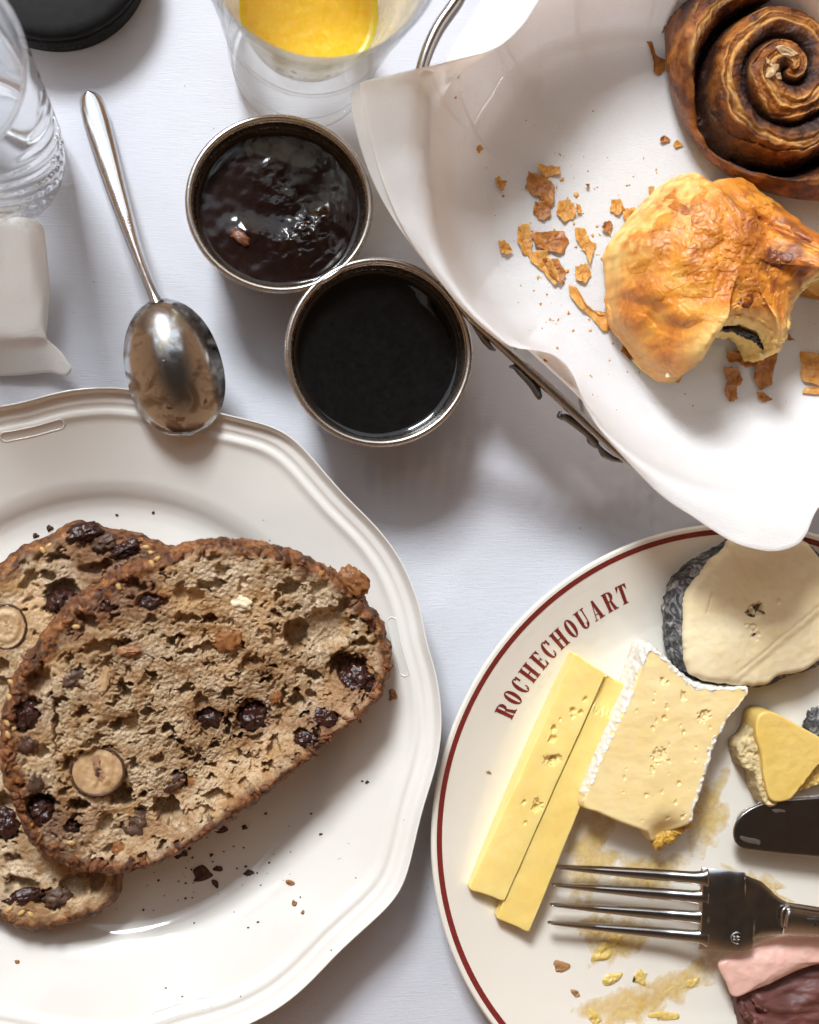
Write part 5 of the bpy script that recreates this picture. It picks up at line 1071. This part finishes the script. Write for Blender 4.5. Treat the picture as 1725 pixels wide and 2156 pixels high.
for i in range(150):
    if i < 100: x, y = rc.normal(1190, 95), rc.normal(500, 110)
    else: x, y = rc.uniform(1100, 1720), rc.uniform(560, 900)
    h, n_ = hit(B_NAP, x, y)
    if h is None: continue
    s = abs(rc.normal(0.2, 0.22)) + 0.12; v, f = blob(h + np.array([0, 0, s * .2]), (s, s * rc.uniform(.4, 1), s * .35), i, 8, 6, 0.5, 1.4, rc.uniform(0, 3)); cf += [list(q + len(cv) * 48) for q in f]; cv.append(v)
tag(mk('pastry_crumbs', np.vstack(cv), cf, M_FLAKE), 'fine golden crumbs strewn over the basket napkin', 'crumbs', kind='stuff')
# ------------------------------------------------------------------ cheeses
def m_cheese(name, a, b, rough=0.35, sss=0.5, rad=4.0, bump=0.08, bs=0.35):
    s = NT(name); s.set(Base_Color=s.ramp(s.noise(0.07, 4), [(0.3, a), (0.7, b)]), Roughness=rough); s.b.inputs['Specular IOR Level'].default_value = 0.4
    s.sss(sss, rad, (1, .75, .35)); n = s.bump(s.noise(bs, 4), bump, 0.6); s.bump(s.noise(1.2, 3, vec=s.stretch(0.25, 2.2, 1, 0.5)), 0.06, 0.5, n); return s.m
M_COMTE = m_cheese('comte', (0.82, 0.61, 0.20), (0.86, 0.69, 0.27)); M_COMTE2 = m_cheese('comte_darker', (0.81, 0.58, 0.17), (0.85, 0.65, 0.23))
M_BRIE = m_cheese('brie_paste', (0.80, 0.61, 0.28), (0.85, 0.69, 0.37), 0.3, 0.4, 3, 0.10, 0.2)
M_RIND = m_plain('bloomy_rind', (0.80, 0.765, 0.70), 0.8, 0.10, 0.3, 0.35, 0.7, (0.2, 1.5, (1, .8, .6)))
M_GOAT = m_cheese('goat_paste', (0.78, 0.64, 0.38), (0.84, 0.73, 0.50), 0.4, 0.3, 2.5, 0.10, 0.12)
def m_ash():
    s = NT('ashed_rind'); a = s.noise(0.22, 4, 0.6, 2.2); s.set(Base_Color=s.ramp(a, [(0.38, (0.022, 0.022, 0.024)), (0.50, (0.065, 0.065, 0.07)), (0.60, (0.24, 0.235, 0.22)), (0.74, (0.46, 0.44, 0.40))]), Roughness=0.8)
    s.bump(a, 0.6, 0.7); return s.m
M_ASH = m_ash()
zP = 4.35
def slab(name, px, ztop, label, mat, pits=(), zpx=None, edge=0.8, nseg=220, ntop=60, lean=0.0, wob=0.22, dents=()):
    O = PS([(x, y, zpx if zpx is not None else ztop) for x, y in px]); Od = []
    for a, b in zip(O, np.roll(O, -1, 0)):
        for t in (0.04, 0.35, 0.65, 0.96): Od.append(a + (b - a) * t)
    Od = np.array(Od); c = Od.mean(0)
    def zt(x, y, t):
        z = ztop + wob * fbm(np.column_stack([x / 9, y / 9, np.zeros(len(x))]) + ztop, 3)
        for (qx, qy, r, d) in pits:
            p = P(qx, qy, ztop); wn = 1 + 0.5 * noise(np.column_stack([x / 0.8, y / 0.8, np.full(len(x), qx)])); z = z - 1.3 * d * np.clip(1 - (np.hypot(x - p[0], y - p[1]) / r * wn) ** 5, 0, 1)
        return z
    V, F, ed, t = star(Od, zt, zP, nseg=nseg, ntop=ntop, edge=edge, nedge=4, nside=6, bulge=lean)
    return V, F, ed, t, c
rp_ = np.random.default_rng(4)
pits1 = [(1209, 1420 + 0, 0, 0)] and [(1233, 1473, .8, .7), (1207, 1496, 1.0, 1.0), (1224, 1500, .9, .8), (1207, 1508, .7, .7), (1167, 1534, 1.1, 1.1), (1164, 1556, 1.3, .8), (1155, 1602, 1.7, .9), (1166, 1601, 1.5, .9), (1176, 1596, 1.2, .9), (1131, 1686, .9, .5), (1133, 1697, 1.5, .9), (1128, 1702, 1.3, .8), (1103, 1690, .7, .5), (1106, 1733, .6, .5), (1180, 1515, .5, .5)]
V, F, ed, t, c = slab('cheese_stick', [(1211, 1376), (1275, 1419), (1062, 1897), (988, 1872)], 15.0, '', M_COMTE, pits1, edge=0.4, nseg=420, ntop=110)
tag(mk('cheese_stick', V, F, M_COMTE), 'yellow hard cheese stick with small holes, nearer the lettering', 'cheese', 'hard cheese sticks')
V, F, ed, t, c = slab('cheese_stick', [(1277, 1422), (1327, 1448), (1114, 1962), (1046, 1934), (1061, 1899)], 14.0, '', M_COMTE2, [(1240, 1480, .3, .2), (1290, 1462, 7, 1.2)], edge=0.4, nseg=300, ntop=60)
tag(mk('cheese_stick', V, F, M_COMTE2), 'smooth yellow hard cheese stick between the holed stick and the brie', 'cheese', 'hard cheese sticks')
# ---- brie
brie = thing('brie_wedge', 'creamy soft cheese wedge with white crumbly rind, left of the fork', 'cheese', P(1400, 1580, 5))
bp = [(1366, 1362), (1398, 1380), (1432, 1416), (1468, 1440), (1530, 1450), (1578, 1452), (1533, 1516), (1506, 1568), (1494, 1610), (1478, 1660), (1462, 1706), (1455, 1735), (1404, 1772), (1382, 1778), (1365, 1755), (1305, 1731), (1262, 1712), (1230, 1694), (1256, 1620), (1284, 1556), (1328, 1462), (1350, 1404)]
pitb = [(1395, 1433, .9, 1.0), (1440, 1467, 1.4, .8), (1400, 1512, .9, .9), (1375, 1533, .8, .6), (1440, 1542, .7, .6), (1384, 1592, 2.0, .7), (1398, 1588, 1.6, 1.0), (1374, 1622, 1.0, .5), (1430, 1650, .8, .7), (1360, 1675, .7, .6), (1480, 1507, 1.6, .9), (1489, 1504, 1.4, .9), (1475, 1512, .9, .8), (1405, 1490, .8, .5), (1470, 1690, .8, .6), (1424, 1690, .7, .6), (1440, 1720, .8, .7)] + [(rp_.uniform(1300, 1520), rp_.uniform(1400, 1740), rp_.uniform(.25, .6), rp_.uniform(.25, .5)) for _ in range(36)]
O = PS([(x, y, 19.5) for x, y in bp]); n0 = None
def brz(x, y, t):
    z = 19.5 + 0.22 * fbm(np.column_stack([x / 9, y / 6, np.zeros(len(x))]), 3)
    for (qx, qy, r, d) in pitb:
        p = P(qx, qy, 19.5); wn = 1 + 0.7 * noise(np.column_stack([x / 0.9, y / 0.9, np.full(len(x), qx)])); z = z - d * np.clip(1 - (np.hypot((x - p[0]) * 1.25, (y - p[1]) * .85) / r * wn) ** 4, 0, 1)
    pb = P(1410, 1770, 19); z = z - 6.5 * np.exp(-(np.hypot(x - pb[0], y - pb[1]) / 6) ** 2)
    return z
V, F, ed, t = star(O, brz, zP, nseg=480, ntop=150, edge=1.0, nedge=6, nside=10, bulge=0.8)
cutedge = catmull(PS([(1225, 1702, 19), (1262, 1712, 19), (1305, 1731, 19), (1365, 1758, 19), (1390, 1785, 19), (1440, 1760, 19)]), 40, False)[:, :2]
dcut = polydist(V[:, :2], cutedge); rn = fbm(np.column_stack([V[:, :2] / 2.4, V[:, 2] / 5]) + 6, 4)
wid_r = (0.55 + 1.5 * rn + 1.1 * np.exp(-(polydist(V[:, :2], PS([(1366, 1356, 19), (1420, 1396, 19), (1470, 1438, 19)])[:, :2]) / 5) ** 2) + 0.9 * np.exp(-(polydist(V[:, :2], PS([(1575, 1455, 19), (1507, 1568, 19), (1462, 1706, 19)])[:, :2]) / 4) ** 2)) * sstep(2.0, 5.0, dcut)
top_row = np.arange(len(V)) < 480 * 156
isr = np.where(top_row, ed < wid_r, dcut > 4)
nn = vnormals(V, F); lump_ = np.where(isr & (ed < 4), 0.15 + 0.45 * fbm(V / 1.6 + 2, 3), 0.0); V = V + nn * np.clip(lump_, -0.3, 1.2)[:, None]; V[:, 2] = np.maximum(V[:, 2], zP)
fr_ = isr[F].sum(1) >= 3
def subset(V, F): u_, inv = np.unique(F, return_inverse=True); return V[u_], inv.reshape(F.shape)
v_, f_ = subset(V, F[~fr_]); mk('paste', v_, f_, M_BRIE, brie); v_, f_ = subset(V, F[fr_]); mk('rind', v_, f_, M_RIND, brie)
def rind_strip(px, z, r, seed, sz=1.4, name='rind', root=None, mat=None, n=90):
    p = catmull(PS([(a, b, z) for a, b in px]), n, False)
    nz = fbm(np.column_stack([np.linspace(0, len(px) * 2.5, n), np.full(n, seed * 3.3), np.zeros(n)]), 4)
    rad = r * (0.85 + 0.75 * nz) ; rad = np.clip(rad, 0.15, None); V_, F_ = tube(p, rad, 14, True, 1.0, sz)
    return mk(name, V_, F_, mat or M_RIND, root)
M_YOLK = m_plain('mustard', (0.62, 0.36, 0.06), 0.3, 0.2, 0.5, 0.5, 0.8, (0.3, 2, (1, .7, .3)), 0.5)
for k, (x, y, a, b, h) in enumerate(((1386, 1770, 2.2, 3.0, 1.8), (1405, 1762, 3.0, 2.4, 1.8), (1425, 1748, 2.4, 2.0, 1.4), (1444, 1736, 2.2, 1.5, 1.2))):
    v, f = blob(P(x, y, 13.0), (a, b, h), k + 5, 40, 24, 0.28, 0.9); mk('melted_edge', v, f, M_YOLK, brie)
# ---- ashed goat cheese
goat = thing('goat_cheese', 'round goat cheese with wrinkled grey ash rind under the napkin tip', 'cheese', P(1590, 1290, 5))
gpx = [(1406, 1294), (1411, 1255), (1426, 1217), (1459, 1184), (1506, 1153), (1540, 1128), (1600, 1108), (1660, 1118), (1700, 1150), (1740, 1200), (1762, 1260), (1758, 1330), (1730, 1384), (1695, 1408), (1644, 1424), (1615, 1440), (1554, 1439), (1490, 1433), (1444, 1414), (1421, 1383), (1408, 1332)]
O = PS([(x, y, 12) for x, y in gpx])
Og = catmull(O[:, :2], 300); cg = Og.mean(0); dr = (Og - cg) / np.linalg.norm(Og - cg, axis=1)[:, None]
V, F, ed, t = star(Og, lambda x, y, t: 18.0 - 0 * x, zP, nseg=360, ntop=20, edge=4.5, nedge=8, nside=10, bulge=0.8)
nn = vnormals(V, F); w = fbm(np.column_stack([V[:, 0] / 5.0, V[:, 1] / 5.0, V[:, 2] / 9]) + 3, 3); w = 1 - np.abs(w) * 2
V += nn * (0.55 * w)[:, None] * np.where(ed < 6, 1, 0)[:, None]; V[:, 2] -= np.where(ed > 6, 1.5, 0)
mk('ash_rind', V, F, M_ASH, goat)
tp = [(1450, 1296), (1452, 1262), (1466, 1232), (1490, 1205), (1510, 1180), (1535, 1160), (1548, 1140), (1600, 1122), (1655, 1130), (1704, 1150), (1744, 1200), (1768, 1262), (1762, 1330), (1734, 1386), (1698, 1411), (1646, 1424), (1616, 1441), (1555, 1440), (1494, 1432), (1460, 1410), (1450, 1355)]
Ot = PS([(x, y, 21) for x, y in tp]); Oq = catmull(Ot[:, :2], 260); cq = Oq.mean(0); dq = (Oq - cq) / np.linalg.norm(Oq - cq, axis=1)[:, None]; Oq = Oq + dq * (0.9 + 0.4 * fbm(np.column_stack([Oq / 3, np.zeros(260)]), 3))[:, None]
cutl = PS([(1556, 1420, 21), (1640, 1345, 21), (1740, 1265, 21)])[:, :2]; cut2 = PS([(1490, 1290, 21), (1500, 1250, 21)])[:, :2]
spots = [(1587, 1285, 2.6, 1.5), (1595, 1277, 1.8, 1.3), (1578, 1292, 1.2, 1.2), (1583, 1322, 1.6, .8), (1588, 1338, 1.8, .7), (1637, 1266, 1.0, .6), (1570, 1315, .8, .5)]
def goz(x, y, t):
    xy = np.column_stack([x, y]); z = 19.6 + 2.6 * (1 - t ** 2.5) + 0.30 * fbm(np.column_stack([x / 9, y / 9, np.zeros(len(x))]), 3) + 0.05 * fbm(np.column_stack([x / 2, y / 2, np.zeros(len(x))]), 3)
    z -= 0.25 * np.exp(-(polydist(xy, cutl) / 0.7) ** 2) + 0.3 * np.exp(-(polydist(xy, cut2) / 0.35) ** 2)
    low = np.interp(x, cutl[:, 0], cutl[:, 1]) - y; z -= 0.7 * sstep(0, 4.0, low)
    for (qx, qy, r, d) in spots:
        p = P(qx, qy, 21); z = z - d * np.clip(1 - (np.hypot(x - p[0], y - p[1]) / r) ** 2 + 0.5 * noise(np.column_stack([x, y, np.zeros(len(x))])), 0, 1)
    return z
V, F, ed, t = star(Oq, goz, 16.0, nseg=300, ntop=110, edge=2.2, nedge=5, nside=3)
gp_o = mk('paste', V, F, M_GOAT, goat)
B_G = bvh_of(gp_o)
M_SPOT = m_plain('brown_spot', (0.20, 0.12, 0.055), 0.6, 0.35, 1.2, 0.3)
for k, (x, y, a, b) in enumerate(((1582, 1296, 1.4, .7), (1594, 1280, 1.8, 1.0), (1575, 1288, .7, 1.2), (1603, 1288, 1.6, .5), (1588, 1336, 1.0, .7))): patch(B_G, goat, x, y, a, b, k * .9, M_SPOT, 'brown_spot', 200 + k, 0.2)
# ---- small wedge
M_TOMME = m_cheese('tomme', (0.70, 0.48, 0.12), (0.76, 0.55, 0.18), 0.4, 0.25, 3); M_TRIND = m_plain('tomme_rind', (0.66, 0.52, 0.27), 0.7, 0.2, 0.6, 0.7, 0.8)
tom = thing('cheese_chunk', 'small golden cheese chunk with pale rind behind the knife tip', 'cheese', P(1650, 1590, 5))
O = PS([(x, y, 15) for x, y in [(1592, 1506), (1621, 1497), (1676, 1525), (1725, 1552), (1790, 1590), (1770, 1640), (1725, 1660), (1666, 1680), (1622, 1684), (1606, 1640), (1600, 1590), (1588, 1545)]])
cut3 = PS([(1790, 1560, 16), (1725, 1602, 16), (1660, 1684, 16)])[:, :2]
def toz(x, y, t):
    low = np.interp(y, cut3[::-1, 1], cut3[::-1, 0]); z = 17 + 0.15 * fbm(np.column_stack([x / 4, y / 4, np.zeros(len(x))]), 3) - 5 * sstep(0, .8, x - low) + 0.8 * fbm(np.column_stack([x / 1.5, y / 1.5, np.zeros(len(x))]), 3) * (x > low); return z
V, F, ed, t = star(O, toz, zP, nseg=240, ntop=90, edge=0.8, nedge=4, nside=5); mk('paste', V, F, M_TOMME, tom)
O = PS([(x, y, 11) for x, y in [(1590, 1506), (1600, 1545), (1606, 1590), (1612, 1640), (1626, 1686), (1604, 1690), (1587, 1655), (1583, 1628), (1557, 1607), (1548, 1566), (1568, 1545)]])
V, F, ed, t = star(O, lambda x, y, t: 13.5 + 0.9 * fbm(np.column_stack([x / 3, y / 3, np.zeros(len(x))]), 4) + 1.5 * sstep(P(1560, 1600, 11)[0], P(1605, 1600, 11)[0], x), zP, nseg=160, ntop=40, edge=1.0, nedge=4, nside=5)
V += 0.3 * fbm(V / 1.2, 3)[:, None]; V[:, 2] = np.maximum(V[:, 2], zP); mk('rind', V, F, M_TRIND, tom)
v, f = blob(P(1722, 1530, 8), (4, 6, 4), 3, 30, 18, .4, 1.2); tag(mk('rind_scrap', v, f, M_ASH), 'grey scrap of ash rind at the edge beside the golden chunk', 'cheese rind')

# ------------------------------------------------------------------ ham
M_HAMF = m_plain('ham_fat', (0.80, 0.50, 0.42), 0.35, 0.08, 0.1, 0.2, 0.4, (0.35, 3, (1, .5, .4)), 0.5); M_HAM = m_plain('cured_ham', (0.155, 0.055, 0.045), 0.5, 0.25, 0.12, 0.25, 0.35, (0.2, 2, (1, .3, .2)), 0.4)
ham = thing('ham_slice', 'folded slice of cured ham with pale pink fat under the fork handle', 'ham', P(1650, 2060, 5))
O = PS([(x, y, 16) for x, y in [(1521, 2039), (1545, 2020), (1597, 1996), (1649, 1980), (1700, 1974), (1790, 1980), (1790, 2020), (1725, 2036), (1676, 2056), (1628, 2078), (1580, 2097), (1552, 2106), (1538, 2078)]])
V, F, ed, t = star(O, lambda x, y, t: 16.5 - 2.6 * t ** 2 + 0.35 * fbm(np.column_stack([x / 5, y / 5, np.zeros(len(x))]), 3), lambda x, y, t: 11.5 + 0 * x, nseg=180, ntop=40, edge=1.4, nedge=5, nside=3); mk('fat_rim', V, F, M_HAMF, ham)
O = PS([(x, y, 10) for x, y in [(1556, 2098), (1620, 2070), (1700, 2030), (1800, 2010), (1840, 2150), (1800, 2260), (1650, 2280), (1580, 2220), (1562, 2150)]])
fold = catmull(PS([(1600, 2100, 10), (1660, 2120, 10), (1720, 2085, 10), (1790, 2060, 10)]), 40, False)[:, :2]; fold2 = catmull(PS([(1590, 2150, 10), (1650, 2160, 10), (1730, 2130, 10), (1800, 2100, 10)]), 40, False)[:, :2]
V, F, ed, t = star(O, lambda x, y, t: 11.0 + 2.2 * np.exp(-(polydist(np.column_stack([x, y]), fold) / 3.0) ** 2) + 1.8 * np.exp(-(polydist(np.column_stack([x, y]), fold2) / 3.5) ** 2) + 0.5 * fbm(np.column_stack([x / 8, y / 3, np.zeros(len(x))]), 3) - 2 * t ** 4, zP, nseg=220, ntop=80, edge=1.0, nedge=4, nside=4)
V += np.where(ed < 2, 0.5, 0)[:, None] * fbm(V / 1.6, 3)[:, None]; V[:, 2] = np.maximum(V[:, 2], zP); hm = mk('lean_meat', V, F, M_HAM, ham)
for k, (pts, r) in enumerate((([(1562, 2110), (1570, 2135), (1590, 2150), (1600, 2175)], 1.8), ([(1585, 2105), (1600, 2120), (1620, 2128)], 1.3))):
    v, f = jaggy(pts, 11.5, r, k + 20); mk('ragged_edge', v, f, M_HAM, ham)

# ------------------------------------------------------------------ smears and scraps on the cheese plate
M_EGG = m_plain('egg_scrap', (0.80, 0.56, 0.17), 0.25, 0.15, 0.4, 0.5, 0.7, (0.4, 2.5, (1, .7, .35)), 0.5); M_FILM = None
def m_film():
    s = NT('oily_smear'); s.set(Base_Color=s.ramp(s.noise(0.3, 4), [(0.3, (0.80, 0.52, 0.13)), (0.7, (0.88, 0.68, 0.28))]), Roughness=0.18)
    tr = s.n('ShaderNodeBsdfTransparent'); mx = s.n('ShaderNodeMixShader'); s.l(s.ramp(s.math('ADD', s.noise(0.22, 4), s.math('MULTIPLY', s.attr('thin'), -0.45)), [(0.05, (0, 0, 0)), (0.55, (0.48,) * 3)]), mx.inputs[0]); s.l(tr.outputs[0], mx.inputs[1]); s.l(s.b.outputs[0], mx.inputs[2]); s.l(mx.outputs[0], s.out.inputs[0]); return s.m
M_FILM = m_film()
def smear(px, py, a, b, rot, label, seed):
    h, n_ = hit(B_PR, px, py)
    if h is None: return
    o = ell(h[0], h[1], a, b, rot, 20, 0.18, seed)
    zf = lambda x, y, t: np.array([(drop(B_PR, q, w) or h[2]) for q, w in zip(x, y)]) + 0.06
    V_, F_, e2, t2 = star(o, lambda x, y, t: zf(x, y, t) + 0.45 * (1 - t ** 2) * (0.6 + 0.7 * fbm(np.column_stack([x / 2, y / 2, np.zeros(len(x))]) + seed, 3)) + 0.05, zf, nseg=70, ntop=18, edge=0.03, nedge=1, nside=1)
    tag(mk('plate_smear', V_, F_, M_FILM, attrs={'thin': np.clip(t2, 0, 1) ** 2}), label, 'smear', 'smears on the cheese plate')
for k, (x, y, a, b, r, lab) in enumerate(((1300, 1985, 13, 8, .5, 'yellow smear below the fork tines'), (1250, 1950, 7, 4, .3, 'thin smear beside the end of the smooth cheese stick'), (1490, 1720, 8, 14, -.3, 'brown oily smear right of the soft cheese wedge'), (1600, 1870, 11, 6, -.4, 'faint smear between knife and fork'), (1420, 2075, 18, 6, .4, 'long smear reaching from ham toward the plate well'), (1320, 2120, 16, 7, .1, 'wide smear at the bottom of the cheese plate'), (1240, 1800, 9, 14, -.4, 'yellow smear between smooth cheese stick and soft wedge'), (1370, 1840, 14, 8, .2, 'pale smear under the fork tines'))): smear(x, y, a, b, r, lab, k)
for k, (x, y, a, b, h_, r, lab) in enumerate(((1265, 2010, 4.0, 2.4, 1.0, .7, 'larger yellow egg scrap below the fork tines'), (1290, 1985, 3.2, 1.8, .9, .4, 'egg scrap touching the larger one on its upper side'), (1285, 2060, 3.4, 1.8, .9, .3, 'egg scrap under the larger one, half smeared'), (1350, 2060, 2.6, 2.2, .8, 1.2, 'egg scrap beside the dark peppercorn shard'), (1460, 2068, 4.0, 1.5, .8, .4, 'elongated egg scrap pointing at the ham'), (1400, 2138, 6.0, 1.8, .8, -.1, 'longest egg scrap along the bottom of the picture'), (1250, 2145, 2.0, 3.6, .8, .2, 'upright egg scrap cut by the bottom of the picture'), (1610, 1935, 1.6, .8, .7, .3, 'pale scrap just above the fork handle'))):
    p, n_ = hit(B_PR, x, y)
    if p is None: continue
    v, f = scrap(p, a * 1.15, b * 1.2, h_ * .9, r, k + 300, 11); tag(mk('egg_scrap', v, f, M_EGG), lab, 'egg scrap', 'egg scraps on the cheese plate')
M_TOAST = m_plain('toast_crumb', (0.42, 0.22, 0.09), 0.5, 0.25, 0.6, 0.4, 1.0, (0.2, 1, (1, .6, .3)))
for k, (x, y, a, b, r, lab) in enumerate(((1178, 2035, 3.6, 2.8, .6, 'ragged pale brown flake below the end of the cheese sticks'), (1212, 2092, 2.0, 1.5, -.4, 'small brown flake below the ragged flake'), (1029, 1626, .9, .6, 0, 'single orange crumb near the red rim line'), (1336, 2062, .5, 1.2, -.3, 'tiny dark shard among the egg scraps'))):
    p, n_ = hit(B_PR, x, y); v, f = scrap(p, a, b, .6, r, k + 330, 10); tag(mk('crumb', v, f, M_TOAST if k < 3 else M_CHOC), lab, 'crumb', 'crumbs on the cheese plate')

# ------------------------------------------------------------------ crumbs on the scalloped plate and the cloth
M_CRUMB = m_plain('dark_crumb', (0.085, 0.034, 0.016), 0.6, 0.35, 0.8, 0.3); M_CRUMB2 = m_plain('tan_crumb', (0.36, 0.17, 0.06), 0.6, 0.25, 0.8, 0.3)
big = [(462, 1748, 2.9, 1.9, .1, 0, 'dark square crust crumb just below the top bread slice'), (515, 1743, 1.1, 1.0, 0, 0, 'round black seed below the top bread slice'), (425, 1840, 3.8, 2.8, .3, 0, 'largest dark crust crumb in the bread shadow'), (462, 1830, 2.5, 1.1, -.2, 0, 'oblong crumb right of the largest dark crumb'), (380, 1790, 3.0, 4.4, .3, 0, 'long dark crumb under the edge of the bread'), (455, 1862, 1.9, 1.2, -.7, 0, 'slanting crumb below the largest dark crumb'), (525, 1838, 2.2, 1.4, 0, 0, 'faint brown crumb out in the bread shadow'), (614, 1860, 2.0, 1.0, -.3, 1, 'tan seed-shaped crumb on the lit side of the plate well'), (620, 1903, 1.1, 1.2, .4, 1, 'little golden crumb below the seed-shaped one'), (638, 1922, .7, .9, .3, 1, 'lowest of three golden crumbs on the plate slope'), (35, 2026, 1.0, .9, 0, 1, 'orange crumb alone at the lower left of the plate'), (828, 1464, 2.0, 2.6, 0, 1, 'amber jelly spot on the rim beside the bread end'), (75, 1128, 1.3, 1.0, 0, 0, 'dark crumb above the burnt edge of the lower slice'), (105, 1112, 1.5, 1.1, .5, 0, 'second dark crumb above the burnt edge'), (445, 1800, .9, .9, 0, 0, 'small black speck between the larger dark crumbs')]
for k, (x, y, a, b, r, m_, lab) in enumerate(big):
    p, n_ = hit(B_PL, x, y)
    if p is None: continue
    v, f = scrap(p, a * .9, b * .9, .45 + .12 * a, r, k + 400, 8); tag(mk('bread_crumb', v, f, M_CRUMB2 if m_ else M_CRUMB), lab, 'crumb', 'crumbs on the scalloped plate')
cv, cf = [], []
for i in range(110):
    x, y = (rc.normal(440, 130), rc.normal(1810, 90)) if i < 70 else (rc.uniform(20, 800), rc.uniform(1060, 2100))
    h, n_ = hit(B_PL, x, y)
    if h is None: continue
    s = 0.14 + abs(rc.normal(0, .2)); v, f = blob(h + np.array([0, 0, s * .3]), (s, s * rc.uniform(.5, 1), s * .5), i, 8, 6, .5, 1.4); cf += [list(q + len(cv) * 48) for q in f]; cv.append(v)
tag(mk('bread_crumbs', np.vstack(cv), cf, M_CRUMB), 'fine dark bread crumbs strewn in the scalloped plate', 'crumbs', kind='stuff')
cv, cf = [], []
for i in range(60):
    x, y = rc.uniform(130, 1250), rc.uniform(120, 2140)
    h, n_ = hit(B_CLOTH, x, y); s = 0.10 + abs(rc.normal(0, .09)); v, f = blob(h + np.array([0, 0, s * .3]), (s, s * rc.uniform(.5, 1), s * .5), i, 8, 6, .5, 1.4); cf += [list(q + len(cv) * 48) for q in f]; cv.append(v)
tag(mk('cloth_crumbs', np.vstack(cv), cf, M_CRUMB), 'tiny dark specks of crumb lying on the white tablecloth', 'crumbs', kind='stuff')
